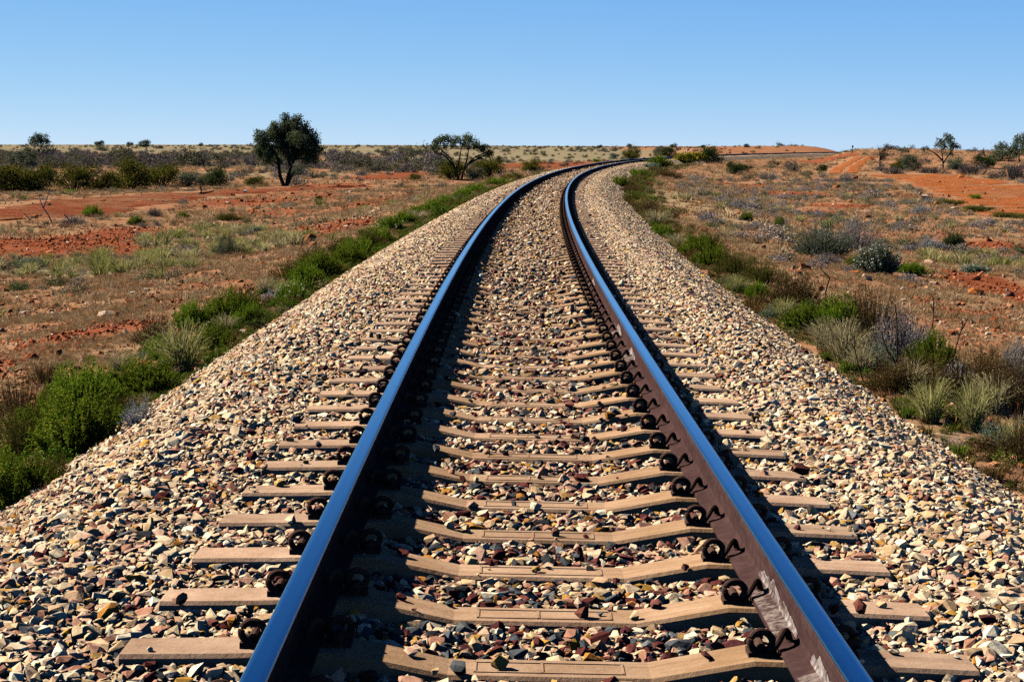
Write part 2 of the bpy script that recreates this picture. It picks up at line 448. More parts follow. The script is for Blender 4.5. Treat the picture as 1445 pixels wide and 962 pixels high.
at_c.data.foreach_set('color', np.concatenate([cv, np.ones((len(cv), 1))], 1).astype('f').ravel())
tag(link('ground', me), kind='structure')

# ------------------------------------------------------------------ dirt roads: strips lying on the ground
def road(name, pts, half, mat, wob=.25, lift=.02, off=0.0):
    P = np.array([at(*p)[:2] for p in pts])
    d = np.concatenate([[0], np.cumsum(np.linalg.norm(np.diff(P, axis=0), axis=1))])
    n = max(int(d[-1] / 1.0), 8); s = np.linspace(0, d[-1], n)
    # smooth
    X = np.interp(s, d, P[:, 0]); Y = np.interp(s, d, P[:, 1])
    kk = max(3, n // 10); ker = np.ones(kk) / kk
    X = np.convolve(np.pad(X, kk // 2, mode='edge'), ker, 'same')[kk // 2:kk // 2 + n]; Y = np.convolve(np.pad(Y, kk // 2, mode='edge'), ker, 'same')[kk // 2:kk // 2 + n]
    T = unit(np.stack([np.gradient(X), np.gradient(Y)], -1)); Nn = np.stack([T[:, 1], -T[:, 0]], -1)
    m = 13; w = np.linspace(-1, 1, m)
    hw = half * np.where(w[None, :] < 0, 1 + wob * wav(s, s * 0, 6, 0)[:, None] + .5 * wob * wav(s, s * 0, 1.9, 1)[:, None], 1 + wob * wav(s, s * 0, 5, 2)[:, None] + .5 * wob * wav(s, s * 0, 1.7, 3)[:, None])
    A = X[:, None] + Nn[:, 0:1] * (w[None, :] * hw + off); B = Y[:, None] + Nn[:, 1:2] * (w[None, :] * hw + off)
    Z = ground_z(A, B) + lift - .06 * (np.abs(w) > .98)[None, :] - .07 * np.exp(-((np.abs(w) - .42) / .14) ** 2)[None, :] * (half > 2.5)
    ii = (np.arange(n - 1)[:, None] * m + np.arange(m - 1)[None, :]).ravel()
    Q = np.stack([ii, ii + 1, ii + m + 1, ii + m], -1)
    return tag(link(name, mesh_np(name, np.stack([A, B, Z], -1), Q, mat, True)), kind='structure')
M_RED = mat_road('red_road_dirt', (.115, .033, .017), (.200, .054, .026), (.30, .115, .062))
M_ORANGE = mat_road('orange_road_dirt', (.20, .058, .020), (.335, .098, .031), (.45, .175, .075))
road('dirt_road', [(-60, 312), (40, 302), (120, 291), (200, 282), (280, 274), (380, 268), (470, 264)], 3.2, M_RED, .35, .07)
road('dirt_road', [(1278, 247), (1330, 254), (1390, 265), (1445, 279), (1560, 312)], 4.0, M_ORANGE, .3, .07)
road('dirt_road', [(1188, 246), (1194, 238), (1208, 228), (1222, 221)], .75, M_ORANGE, .25, .05, -.95)
road('dirt_road', [(1188, 246), (1194, 238), (1208, 228), (1222, 221)], .75, M_ORANGE, .25, .05, .95)

# ------------------------------------------------------------------ ballast bed
sb = np.array(list(np.arange(-12, 60, .25)) + grow(60, .3, 1.02, 552))
tb = np.concatenate([np.linspace(-3.6, -1.4, 20), np.linspace(-1.3, 1.3, 27), np.linspace(1.4, 3.6, 20)])
TB, SB = np.meshgrid(tb, sb)
ZB = bed_z(TB) + .02 * wav(SB, TB, 1.1, 1) + .03 * wav(SB, TB, 4, 2) * (np.abs(TB) > 1.5)
VB = track_pt(SB, TB, ZB)
nr, nc = TB.shape
ii = (np.arange(nr - 1)[:, None] * nc + np.arange(nc - 1)[None, :]).ravel()
tag(link('ballast_bed', mesh_np('ballast_bed', VB, np.stack([ii, ii + 1, ii + nc + 1, ii + nc], -1), M_BED, True)), kind='structure')

# ------------------------------------------------------------------ rails
S_RAIL = np.array(list(np.arange(-14, 60, .5)) + grow(60.5, .5, 1.02, 548))
def sweep(name, prof, tc, mat, parent=None, S=S_RAIL, smooth=False):
    prof = np.array(prof); m = len(prof); n = len(S)
    SS = np.repeat(S[:, None], m, 1); T = tc + np.repeat(prof[None, :, 0], n, 0); Z = np.repeat(prof[None, :, 1], n, 0)
    V = track_pt(SS, T, Z)
    ii = (np.arange(n - 1)[:, None] * m + np.arange(m - 1)[None, :]).ravel()
    return link(name, mesh_np(name, V, np.stack([ii, ii + 1, ii + m + 1, ii + m], -1), mat, smooth), parent)
half = [(.0730, -.170), (.0730, -.160), (.068, -.1575), (.030, -.147), (.015, -.141), (.0095, -.128), (.0085, -.065), (.0125, -.052), (.020, -.045), (.0345, -.039), (.0360, -.034), (.0354, -.012), (.0325, -.0065), (.026, -.0035)]
PROF = half + [(-x, z) for x, z in half[::-1]] + [half[0]]
TOP = [(.0342, -.0070), (.0330, -.0036), (.0308, -.0012), (.0280, -.0001), (.0150, .0003), (0, .0004), (-.0150, .0003), (-.0280, -.0001), (-.0308, -.0012), (-.0330, -.0036), (-.0342, -.0070)]
GAUGE = .7525
rails = []
for tc, lab in ((-GAUGE, 'outer steel rail of the curve, its shaded inner web facing the sleepers'), (GAUGE, 'inner steel rail of the curve with white paint daubs on its sunlit rusty web')):
    r = sweep('rail', PROF, tc, M_RUST)
    tag(r, lab, 'rail', 'steel rails of the railway track')
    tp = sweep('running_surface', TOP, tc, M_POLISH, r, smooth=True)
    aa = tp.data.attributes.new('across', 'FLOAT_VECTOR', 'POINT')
    aa.data.foreach_set('vector', np.stack([np.tile(np.array([p[0] for p in TOP]) / .0335, len(S_RAIL)), np.repeat(S_RAIL, len(TOP)), np.full(len(TOP) * len(S_RAIL), tc)], -1).astype('f').ravel()); tp['label'] = 'polished running surface, tinted with the blue of the mirrored sky'
    rails.append(r)

def paint_daub(s0, s1, n, seed, foot=True):
    """brushed white paint on the web and foot of the right-hand rail (its left face)"""
    g = np.random.default_rng(seed)
    S = np.linspace(s0, s1, n)
    env = np.sin(np.linspace(.15, 3.0, n)) ** .6
    topz = -.139 + .068 * env * np.convolve(g.uniform(.35, 1.0, n + 2), [.3, .4, .3], 'valid')
    prof_z = np.array([-.139, -.120, -.095, -.070])
    V = []; Qs = []
    m = 4
    for i, s in enumerate(S):
        for j in range(m):
            z = -.139 + (topz[i] + .139) * j / (m - 1)
            x = -np.interp(z, [-.141, -.128, -.065, -.052], [.015, .0095, .0085, .0125]) - .0022
            V.append(track_pt(s, GAUGE + x, z))
    for i in range(n - 1):
        for j in range(m - 1):
            a = i * m + j; Qs.append((a, a + 1, a + m + 1, a + m))
    o = link('paint_mark', mesh_np('paint_mark', np.array(V), np.array(Qs), M_PAINT), rails[1]); o['label'] = 'brushed white paint on the rail web'
    if foot:
        a, b = s0 + (s1 - s0) * .1, s0 + (s1 - s0) * .78
        S2 = np.linspace(a, b, 12); V = []; Qs = []
        for i, s in enumerate(S2):
            for x, z in ((-.0165, -.1395), (-.031, -.1445), (-.052, -.1505), (-.070, -.1557)):
                V.append(track_pt(s + .02 * math.sin(9 * x + i), GAUGE + x, z))
        for i in range(11):
            for j in range(3):
                q = i * 4 + j; Qs.append((q, q + 1, q + 5, q + 4))
        o = link('paint_dust', mesh_np('paint_dust', np.array(V), np.array(Qs), M_PAINT2), rails[1]); o['label'] = 'chalky white dust on the rail foot'
paint_daub(5.72 - D0, 6.62 - D0, 40, 1)
paint_daub(5.05 - D0, 5.45 - D0, 24, 2)
paint_daub(13.35 - D0, 13.95 - D0, 20, 3)
paint_daub(15.1 - D0, 15.75 - D0, 20, 4)
paint_daub(20.6 - D0, 21.3 - D0, 20, 5)

# ------------------------------------------------------------------ sleepers with their rail clips
def sleeper_mesh():
    #        t,    top z,  half width top
    st = [(-1.285, -.225, .085), (-1.262, -.195, .098), (-.95, -.186, .102), (-.86, -.181, .104), (-.60, -.178, .104), (-.30, -.238, .098), (.30, -.238, .098), (.60, -.178, .104), (.86, -.181, .104), (.95, -.186, .102), (1.262, -.195, .098), (1.285, -.225, .085)]
    V, Fq = [], []
    for t, z, w in st:
        V += [(t, -w - .035, z - .17), (t, -w - .004, z - .012), (t, -w + .006, z), (t, w - .006, z), (t, w + .004, z - .012), (t, w + .035, z - .17)]
    m = 6
    for i in range(len(st) - 1):
        for j in range(m - 1):
            a = i * m + j; Fq.append((a, a + m, a + m + 1, a + 1))
    Fq.append((0, 1, 2, 3)); Fq.append((0, 3, 4, 5))
    k = (len(st) - 1) * m
    Fq.append((k + 3, k + 2, k + 1, k)); Fq.append((k + 5, k + 4, k + 3, k))
    return mesh_np('sleeper', V, Fq, M_SLEEPER)
def panel_mesh():
    """moulded frame and raised maker's strokes on the sunken middle of a sleeper"""
    P = []
    def bar(x0, y0, x1, y1, w=.004):
        P.append([(x0, y0), (x1, y1), w])
    for a in ((-.22, -.055, .22, -.055), (-.22, .055, .22, .055), (-.22, -.055, -.22, .055), (.22, -.055, .22, .055), (-.02, -.055, -.02, .055)): bar(*a)
    V, Q = [], []
    for (a, b, w) in P:
        d = np.array(b) - np.array(a); d = d / np.linalg.norm(d); n = np.array([-d[1], d[0]]) * w
        k = len(V)
        a2 = np.array(a) - d * w * .9; b2 = np.array(b) + d * w * .9
        for z in (-.2385, -.2345 - .0001 * len(P)):
            for c in (a2 - n, b2 - n, b2 + n, a2 + n): V.append((c[0], c[1], z))
        Q += [(k + 4, k + 5, k + 6, k + 7), (k, k + 1, k + 5, k + 4), (k + 1, k + 2, k + 6, k + 5), (k + 2, k + 3, k + 7, k + 6), (k + 3, k, k + 4, k + 7)]
    return mesh_np('moulded_panel', V, Q, M_SLEEPER)

def bez(pts, n):
    """Catmull-Rom through pts"""
    P = np.array(pts, float); P = np.concatenate([[2 * P[0] - P[1]], P, [2 * P[-1] - P[-2]]])
    out = []
    k = len(P) - 3
    for t in np.linspace(0, k, n):
        i = min(int(t), k - 1); f = t - i
        a, b, c, d = P[i:i + 4]
        out.append(.5 * ((2 * b) + (c - a) * f + (2 * a - 5 * b + 4 * c - d) * f * f + (3 * b - a - 3 * c + d) * f ** 3))
    return np.array(out)
def clip_mesh():
    """bent-rod rail clip; +x points at the rail, origin at the foot's edge on the sleeper top"""
    p = [(-.044, -.036, .018), (-.066, -.042, .020), (-.080, -.042, .042), (-.072, -.036, .064), (-.050, -.028, .073), (-.026, -.024, .066), (-.012, -.028, .046),
         (-.020, -.042, .026), (-.010, -.048, .028), (.006, -.036, .050), (.022, -.014, .069), (.036, .012, .064), (.044, .026, .044), (.052, .020, .029), (.074, .010, .025), (.100, .002, .023)]
    P = bez(p, 64)
    r = np.full(64, .0112); r[-8:] = np.linspace(.0105, .005, 8); r[0] = .004
    a = tubes(P[None], r[None], 10)
    # flat toe on the rail foot and the pad under the coil
    def box(x0, x1, y0, y1, z0, z1):
        V = np.array([(x, y, z) for z in (z0, z1) for x, y in ((x0, y0), (x1, y0), (x1, y1), (x0, y1))], float)
        Q = np.array([(3, 2, 1, 0), (4, 5, 6, 7), (0, 1, 5, 4), (1, 2, 6, 5), (2, 3, 7, 6), (3, 0, 4, 7)])
        return V, Q
    b = box(-.084, -.002, -.050, .034, -.004, .014)
    c = box(.006, .044, -.022, .040, -.004, .019)
    V, Q = join_vf([a, b, c])
    return mesh_np('spring_clip', V, Q, M_CLIP, False)
def pin_mesh():
    P = np.array([(-.046, -.050, .024), (-.046, -.046, .024), (-.046, .04, .024), (-.046, .042, .024)]); r = np.array([.009, .015, .015, .004])
    V, Q = tubes(P[None], r[None], 10)
    return mesh_np('clip_pin', V, Q, M_CLIP, False)

ME_SL, ME_PANEL, ME_CLIP, ME_PIN = sleeper_mesh(), panel_mesh(), clip_mesh(), pin_mesh()
SP_SL = .667; S_FIRST = 5.69 - D0
ORD = ['first', 'second', 'third', 'fourth', 'fifth', 'sixth', 'seventh', 'eighth', 'ninth', 'tenth', 'eleventh', 'twelfth', 'thirteenth', 'fourteenth', 'fifteenth', 'sixteenth', 'seventeenth', 'eighteenth', 'nineteenth', 'twentieth']
SLEEPERS = []
def place_sleeper(k, clips):
    s = S_FIRST + SP_SL * k; a = s / RAD
    o = bpy.data.objects.new('sleeper', ME_SL); COL.objects.link(o)
    w = track_pt(s, 0, 0); o.location = w
    o.rotation_euler = (0, CANT, -a)
    if 0 <= k < len(ORD):
        lab = 'dusty tan concrete sleeper, %s whole one counted up the track from the bottom edge' % ORD[k]
    elif k < 0: lab = 'dusty concrete sleeper cut off by the bottom edge'
    else: lab = 'tan concrete sleeper half sunk in stones, farther up the track than the nearest twenty'
    tag(o, lab, 'sleeper', 'concrete sleepers under the two rails')
    if k < 26:
        c = bpy.data.objects.new('moulded_panel', ME_PANEL); COL.objects.link(c); c.parent = o
    if clips:
        for tc in (-GAUGE, GAUGE):
            for sd in (-1, 1):
                c = bpy.data.objects.new('spring_clip', ME_CLIP); COL.objects.link(c); c.parent = o
                c.location = (tc + sd * .080, 0, -.179); c.rotation_euler = (0, 0, math.pi if sd > 0 else 0)
                d = bpy.data.objects.new('clip_pin', ME_PIN); COL.objects.link(d); d.parent = c
for k in range(-2, 240):
    place_sleeper(k, k < 125)

# ------------------------------------------------------------------ scatter of stuff by geometry nodes
def scatter(name, protos, P, rot, scale, tint, label, cat, idx=None, group=None):
    me = bpy.data.meshes.new(name)
    n = len(P)
    me.vertices.add(n); me.vertices.foreach_set('co', np.asarray(P, 'f').ravel())
    def vec(nm, a):
        at_ = me.attributes.new(nm, 'FLOAT_VECTOR', 'POINT'); at_.data.foreach_set('vector', np.asarray(a, 'f').ravel())
    vec('rot', rot); vec('scl', scale)
    c4 = np.concatenate([np.asarray(tint, 'f'), np.ones((n, 1), 'f')], 1)
    at_ = me.attributes.new('tint', 'FLOAT_COLOR', 'POINT'); at_.data.foreach_set('color', c4.ravel())
    if idx is None: idx = rng.integers(0, len(protos), n)
    at_ = me.attributes.new('pick', 'INT', 'POINT'); at_.data.foreach_set('value', np.asarray(idx, 'i'))
    me.update()
    o = link(name, me)
    g = bpy.data.node_groups.new(name + '_scatter', 'GeometryNodeTree')
    g.interface.new_socket('Geometry', in_out='INPUT', socket_type='NodeSocketGeometry')
    g.interface.new_socket('Geometry', in_out='OUTPUT', socket_type='NodeSocketGeometry')
    gi = g.nodes.new('NodeGroupInput'); go = g.nodes.new('NodeGroupOutput')
    iop = g.nodes.new('GeometryNodeInstanceOnPoints'); iop.inputs['Pick Instance'].default_value = True
    jn = g.nodes.new('GeometryNodeJoinGeometry')
    for pm in protos[::-1]:
        po = bpy.data.objects.new(pm.name + '_source', pm)
        oi = g.nodes.new('GeometryNodeObjectInfo'); oi.inputs['Object'].default_value = po; oi.inputs['As Instance'].default_value = True
        g.links.new(oi.outputs['Geometry'], jn.inputs[0])
    def attr(nm, typ):
        a = g.nodes.new('GeometryNodeInputNamedAttribute'); a.data_type = typ; a.inputs['Name'].default_value = nm
        return a.outputs[0]
    g.links.new(gi.outputs[0], iop.inputs['Points']); g.links.new(jn.outputs[0], iop.inputs['Instance'])
    g.links.new(attr('pick', 'INT'), iop.inputs['Instance Index'])
    g.links.new(attr('rot', 'FLOAT_VECTOR'), iop.inputs['Rotation']); g.links.new(attr('scl', 'FLOAT_VECTOR'), iop.inputs['Scale'])
    g.links.new(iop.outputs[0], go.inputs[0])
    md = o.modifiers.new('scatter', 'NODES'); md.node_group = g
    tag(o, label, cat, group, 'stuff')
    return o

def rock_mesh(seed, mat, flat=.75, n=17):
    import bmesh
    g = np.random.default_rng(seed)
    bm = bmesh.new()
    pts = unit(g.normal(size=(n, 3))) * g.uniform(.44, .56, (n, 1)) * np.array([1.22, .86, flat]) * g.uniform(.85, 1.15, (1, 3))
    for p in pts: bm.verts.new(p)
    r = bmesh.ops.convex_hull(bm, input=bm.verts)
    junk = [e for e in r['geom_interior'] if isinstance(e, bmesh.types.BMVert)]
    if junk: bmesh.ops.delete(bm, geom=junk, context='VERTS')
    me = bpy.data.meshes.new('crushed_stone_%d' % seed); bm.to_mesh(me); bm.free()
    me.materials.append(mat)
    return me
ROCKS = [rock_mesh(100 + i, M_STONE, .48 + .05 * i) for i in range(9)]

CREAM = np.array([(.70, .53, .33), (.76, .62, .42), (.62, .43, .24), (.78, .67, .50), (.66, .46, .31), (.54, .36, .215), (.74, .57, .38)])
PINK = np.array([(.52, .29, .20), (.60, .38, .27), (.42, .21, .14)])
MAROON = np.array([(.105, .030, .028), (.15, .045, .040), (.085, .028, .030), (.20, .075, .06)])
BLUE = np.array([(.055, .062, .070), (.085, .095, .105), (.13, .145, .15), (.04, .042, .046)])
OCHRE = np.array([(.48, .26, .055), (.42, .19, .045), (.55, .33, .11)])
def stone_cols(n, t, g, s=0):
    mid = (1 - ss(.55, 1.1, np.abs(t))) * (1 - .65 * ss(1, 18, s))
    w = np.stack([.69 - .33 * mid, .16 + .02 * mid, .05 + .15 * mid, .055 + .14 * mid, .055 + .015 * mid], -1)
    w /= w.sum(1, keepdims=True); cs = np.cumsum(w, 1); r = g.uniform(0, 1, n)
    fam = (r[:, None] > cs).sum(1)
    out = np.zeros((n, 3))
    for i, pal in enumerate((CREAM, PINK, MAROON, BLUE, OCHRE)):
        q = fam == i; out[q] = pal[g.integers(0, len(pal), q.sum())]
    return np.clip(out * g.uniform(.88, 1.20, (n, 1)), 0, .86)

def ballast_zone(d0, d1, dens, size, g, lift=0.0, tmax=3.5):
    n = int((d1 - d0) * 2 * tmax * dens)
    D = g.uniform(d0, d1, n); t = g.uniform(-tmax, tmax, n)
    s = D - D0
    sz = size * np.exp(g.normal(0, .30, n)); sz = np.clip(sz, size * .45, size * 1.9)
    # the sleepers lie open
    ph = np.abs((s - S_FIRST + SP_SL / 2) % SP_SL - SP_SL / 2)
    on = (ph < .108 + sz * .38) & (np.abs(t) < 1.275 + sz * .1)
    far = ss(10, 30, D)
    keep = ~on | (g.uniform(0, 1, n) < .012 + far * .16 * (1 - ss(.35, .7, np.abs(t))) + far * .05 * ss(1.0, 1.3, np.abs(t)))
    rail = np.abs(np.abs(t) - GAUGE) < .075 + sz * .4
    keep &= ~rail
    keep &= np.abs(Xc(D) + t) < .275 * D + .9
    edge = g.uniform(0, 1, n) < 1 - ss(3.0, 3.5, np.abs(t) + .12 * wav(s, t, 1.5, 2))
    keep &= edge
    s, t, sz, on = s[keep], t[keep], sz[keep], on[keep]
    z = bed_z(t) + lift + g.uniform(-.006, .016, len(t))
    slz = np.interp(np.abs(t), [0, .30, .60, .95, 1.26], [-.238, -.238, -.178, -.186, -.195])
    z = np.where(on, np.maximum(z, slz + sz * .25), z)
    P = track_pt(s, t, z)
    m = len(s)
    R3 = g.uniform(0, 6.283, (m, 3)); R3[:, 0] = g.normal(0, .36, m); R3[:, 1] = g.normal(0, .36, m)
    S3 = sz[:, None] * g.uniform(.8, 1.2, (m, 3))
    return P, R3, S3, stone_cols(m, t, g, s)
g = np.random.default_rng(21)
zs = [ballast_zone(4.0, 12, 800, .019, g, .004), ballast_zone(4.0, 13, 1500, .037, g), ballast_zone(4.0, 13, 420, .042, g, .012), ballast_zone(13, 24, 1350, .038, g), ballast_zone(13, 24, 350, .042, g, .014),
      ballast_zone(24, 48, 1050, .041, g), ballast_zone(48, 110, 560, .050, g), ballast_zone(110, 260, 170, .072, g)]
P, R3, S3, C3 = (np.concatenate([z[i] for z in zs]) for i in range(4))
scatter('ballast', ROCKS, P, R3, S3, C3, 'cream, maroon and grey crushed stone ballast heaped round sleepers and down both shoulders', 'ballast')
print('ballast stones', len(P))

# ------------------------------------------------------------------ plants: prototype meshes about 1 m wide
def shrub_meshes(seed, H=.75, nsp=230, nlf=34, L=.034, W=.015, lump=.22, upright=.55, start=.22, spread=.45, lean=.7, stem=.004, hlo=.68):
    g = np.random.default_rng(seed)
    P = dome_paths(g, nsp, .5, H, lump, spread, 6, upright, hlo)
    t = start + (1 - start) * g.uniform(0, 1, (nsp, nlf)) ** .8
    C, T = samp(P, t)
    dirs = T * lean + unit(g.normal(size=C.shape)) * 1.0; dirs[..., 2] += .25
    Ls = L * g.uniform(.6, 1.25, (nsp, nlf)) * (1.15 - .5 * t)
    V, Q = diamonds(C.reshape(-1, 3), dirs.reshape(-1, 3), Ls.ravel(), Ls.ravel() * W / L, g)
    leaf = mesh_np('foliage', V, Q, LEAF['green'])
    ns = min(nsp, 90); rr = np.linspace(stem, stem * .35, 6)[None].repeat(ns, 0)
    V, Q = tubes(P[:ns], rr, 3)
    stems = mesh_np('stems', V, Q, TWIG['green'])
    return leaf, stems
def tussock_mesh(seed, n=260, H=.75, w=.007, spread=.16, droop=.5, heads=True):
    g = np.random.default_rng(seed)
    th = g.uniform(0, 6.283, n); rb = np.sqrt(g.uniform(0, 1, n)) * spread
    base = np.stack([rb * np.cos(th), rb * np.sin(th), np.zeros(n)], -1)
    th2 = th + g.normal(0, .5, n); out = g.uniform(.05, .5, n); h = H * g.uniform(.45, 1.05, n) * (1 - .5 * out)
    tip = base + np.stack([out * np.cos(th2), out * np.sin(th2), h], -1)
    ctrl = base + np.stack([out * .25 * np.cos(th2), out * .25 * np.sin(th2), h * (.75 + droop * .3)], -1)
    m = 5; ts = np.linspace(0, 1, m)[None, :, None]
    P = (1 - ts) ** 2 * base[:, None] + 2 * ts * (1 - ts) * ctrl[:, None] + ts ** 2 * tip[:, None]
    side = unit(np.cross(tip - base, g.normal(size=(n, 3))))
    wd = (w * np.array([1, .9, .7, .45, .12]))[None, :, None]
    A = P - side[:, None] * wd; B = P + side[:, None] * wd
    V = np.stack([A, B], 2).reshape(-1, 3)
    bi = (np.arange(n) * m * 2)[:, None] + (np.arange(m - 1) * 2)[None]
    Q = np.stack([bi, bi + 1, bi + 3, bi + 2], -1).reshape(-1, 4)
    parts = [(V, Q)]
    if heads:
        k = n // 2; t = g.uniform(.72, 1.0, (k, 7)); C, T = samp(P[:k], t)
        parts.append(diamonds(C.reshape(-1, 3), (T + .5 * g.normal(size=C.shape)).reshape(-1, 3), .035, .010, g))
    V, Q = join_vf(parts)
    return mesh_np('blades', V, Q, LEAF['pale'])
def twig_paths(g, base, d, L, r, depth, out, nb=3, bend=.35, up=.25):
    pts = [np.array(base, float)]; dv = np.array(d, float)
    for i in range(4):
        dv = dv + g.normal(0, bend * .5, 3) + np.array([0, 0, up * .15]); dv /= np.linalg.norm(dv)
        pts.append(pts[-1] + dv * L / 4)
    out.append((np.array(pts), np.linspace(r, r * .55, 5)))
    if depth > 0:
        for i in range(nb):
            j = g.integers(2, 5)
            d2 = dv + g.normal(0, .65, 3) + np.array([0, 0, up]); d2 /= np.linalg.norm(d2)
            twig_paths(g, pts[j], d2, L * g.uniform(.55, .8), r * .55, depth - 1, out, nb, bend, up)
def twig_mesh(seed, n=14, L=.32, r=.009, depth=2, nb=3, flat=.5, mat='grey', up=.2, spread=.12):
    g = np.random.default_rng(seed); out = []
    for i in range(n):
        th = g.uniform(0, 6.283); d = np.array([math.cos(th), math.sin(th), flat * g.uniform(.4, 2.2)]); d /= np.linalg.norm(d)
        twig_paths(g, (spread * math.cos(th) * g.random(), spread * math.sin(th) * g.random(), .0), d, L * g.uniform(.7, 1.2), r, depth, out, nb, .4, up)
    V, Q = tubes([a for a, b in out], [b for a, b in out], 4)
    return mesh_np('twigs', V, Q, TWIG[mat])
def bush_meshes(seed, H=.8, lobes=17, per=230, L=.055, W=.028, dens=.13):
    """a bush seen far off: leaf sprays on short limbs, ragged outline"""
    g = np.random.default_rng(seed)
    th = g.uniform(0, 6.283, lobes); rho = np.sqrt(g.uniform(0, 1, lobes)) * .40; hz = g.uniform(.28, .95, lobes) * np.sqrt(np.clip(1 - (rho / .5) ** 2 * .75, .1, 1))
    Cc = np.stack([rho * np.cos(th), rho * np.sin(th), hz * H], -1)
    C = (Cc[:, None] + g.normal(0, 1, (lobes, per, 3)) * np.array([dens, dens, dens * .8]) * g.uniform(.55, 1.1, (lobes, 1, 1))).reshape(-1, 3)
    low = np.stack([g.uniform(-.4, .4, per * 2), g.uniform(-.4, .4, per * 2), g.uniform(.02, .35, per * 2) * H], -1)
    C = np.concatenate([C, low]); C = C[(C[:, 2] > 0) & (np.hypot(C[:, 0], C[:, 1]) < .62)]
    V, Q = diamonds(C, g.normal(size=C.shape) + np.array([0, 0, .5]), L * g.uniform(.6, 1.3, len(C)), W, g)
    leaf = mesh_np('foliage', V, Q, LEAF['dark'])
    paths, rr = [], []
    for c in Cc:
        b = np.array([c[0] * .25, c[1] * .25, 0]); mdl = b * .6 + c * .4 + np.array([0, 0, .05]); paths.append(bez([b, mdl, c], 5)); rr.append(np.linspace(.014, .005, 5))
    V, Q = tubes(paths, rr, 4)
    return leaf, mesh_np('stems', V, Q, TWIG['dark'])
def flowers_mesh(leafmesh, seed, n, L, mat):
    co = np.empty(len(leafmesh.vertices) * 3, 'f'); leafmesh.vertices.foreach_get('co', co); co = co.reshape(-1, 3)
    g = np.random.default_rng(seed)
    r = np.linalg.norm(co / np.array([.5, .5, .75]), axis=1); cand = co[(r > np.quantile(r, .72)) & (co[:, 2] > .18)]
    C = cand[g.integers(0, len(cand), n)]
    V, Q = diamonds(np.repeat(C, 4, 0), g.normal(size=(4 * n, 3)) + np.array([0, 0, .6]), L, L * .7, g)
    return mesh_np('flowers', V, Q, mat)

PROTO = {
 'sprig': [shrub_meshes(31 + i, .74, 260, 76, .040, .022, .30, .66, .12, .6, .8, .004, .80) for i in range(3)],      # leafy upright sprigs
 'fine': [shrub_meshes(41 + i, .64, 330, 40, .036, .013, .3, .7, .2, .6, 1.1) for i in range(3)],     # finer, drier
 'salt': [shrub_meshes(51 + i, .55, 210, 34, .030, .022, .28, .45, .1, .4, .3) for i in range(3)],      # dense small dome
 'tuft': [(tussock_mesh(61 + i), None) for i in range(3)],
 'twig': [(None, twig_mesh(71 + i)) for i in range(2)],
 'dark_twig': [(None, twig_mesh(75 + i, 22, .26, .008, 2, 3, .35, 'dark', .1, .25)) for i in range(2)],
 'brush': [shrub_meshes(81 + i, .68, 280, 30, .034, .012, .3, .75, .3, .6, 1.3, .006) for i in range(2)],  # mostly stems
 'bush': [bush_meshes(91 + i) for i in range(4)],
 'lowbush': [bush_meshes(96 + i, .55, 15, 230, .05, .03, .12) for i in range(3)],
}
_cnt = [0]
def set_mat(o, m):
    o.material_slots[0].link = 'OBJECT'; o.material_slots[0].material = m
def plant(name, form, leaf, px, py, wpx, hf, label, cat='shrub', group=None, stem='green', extra=None, fdepth=None):
    """a plant standing on the ground at a pixel of the photograph, wpx pixels wide there; hf scales its height"""
    p = at(px, py); k = m_per_px(p); w = wpx * k
    i = _cnt[0]; _cnt[0] += 1
    f, s = PROTO[form][i % len(PROTO[form])]
    root = bpy.data.objects.new(name, None); COL.objects.link(root)
    root.empty_display_size = .1
    # the pixel marks the near foot of the plant, its middle stands half a width deeper
    q = np.array([p[0] * (1 + .30 * w / p[1]), p[1] + .30 * w]); z = float(surf_z(q[0], q[1]))
    root.location = (q[0], q[1], min(z, p[2] + .12) - .02 * w)
    root.rotation_euler = (0, 0, random.uniform(0, 6.28)); root.scale = (w, w, w * hf)
    tag(root, label, cat, group)
    for me_, nm, mat in ((f, 'foliage', LEAF.get(leaf)), (s, 'stems', TWIG[stem])):
        if me_ is None: continue
        if form == 'tuft': nm = 'blades'
        if form in ('twig', 'dark_twig'): nm = 'twigs'
        c = link(nm, me_, root)
        if mat: set_mat(c, mat)
    if extra:
        link('flowers', flowers_mesh(f, i, extra[1], extra[2], LEAF[extra[0]]), root)
    return root

GL = 'shrubs along the foot of the ballast shoulder west of the rails'
GR = 'shrubs along the foot of the ballast shoulder east of the rails'
A = plant
# ---- strip along the left foot of the ballast, from the bottom edge upwards
A('shrub', 'sprig', 'green', 10, 725, 140, .9, 'dark green leafy shrub at the picture edge, lowest beside the ballast', 'shrub', GL)
A('shrub', 'fine', 'olive', 70, 690, 90, .9, 'yellowing olive shrub wedged between two green shrubs against the ballast', 'shrub', GL)
A('shrub', 'sprig', 'green', 112, 648, 150, .95, 'biggest deep green shrub of tight upright sprigs, beside the pale grey saltbush', 'shrub', GL)
A('shrub', 'fine', 'olive', 34, 650, 120, .9, 'olive shrub behind the biggest deep green one, thinly leaved', 'shrub', GL)
A('shrub', 'sprig', 'bright', 112, 585, 120, .85, 'bright green bushy shrub behind the biggest deep green one', 'shrub', GL)
A('shrub', 'brush', 'brown', 30, 598, 100, 1.0, 'dry brown twiggy shrub at the picture edge above the green ones', 'shrub', GL, 'dark')
A('shrub', 'brush', 'brown', 62, 545, 60, .9, 'small dry brown shrub behind the bright green bushy one', 'shrub', GL, 'dark')
A('saltbush', 'salt', 'grey', 198, 602, 66, 1.2, 'pale silver grey saltbush between dark green shrubs by the ballast', 'shrub', GL)
A('shrub', 'sprig', 'green', 212, 560, 96, .8, 'low dark green shrub just above the silver saltbush', 'shrub', GL)
A('grass_tussock', 'tuft', 'pale', 256, 530, 100, 1.15, 'large pale green grass tussock with feathery heads beside the ballast', 'grass')
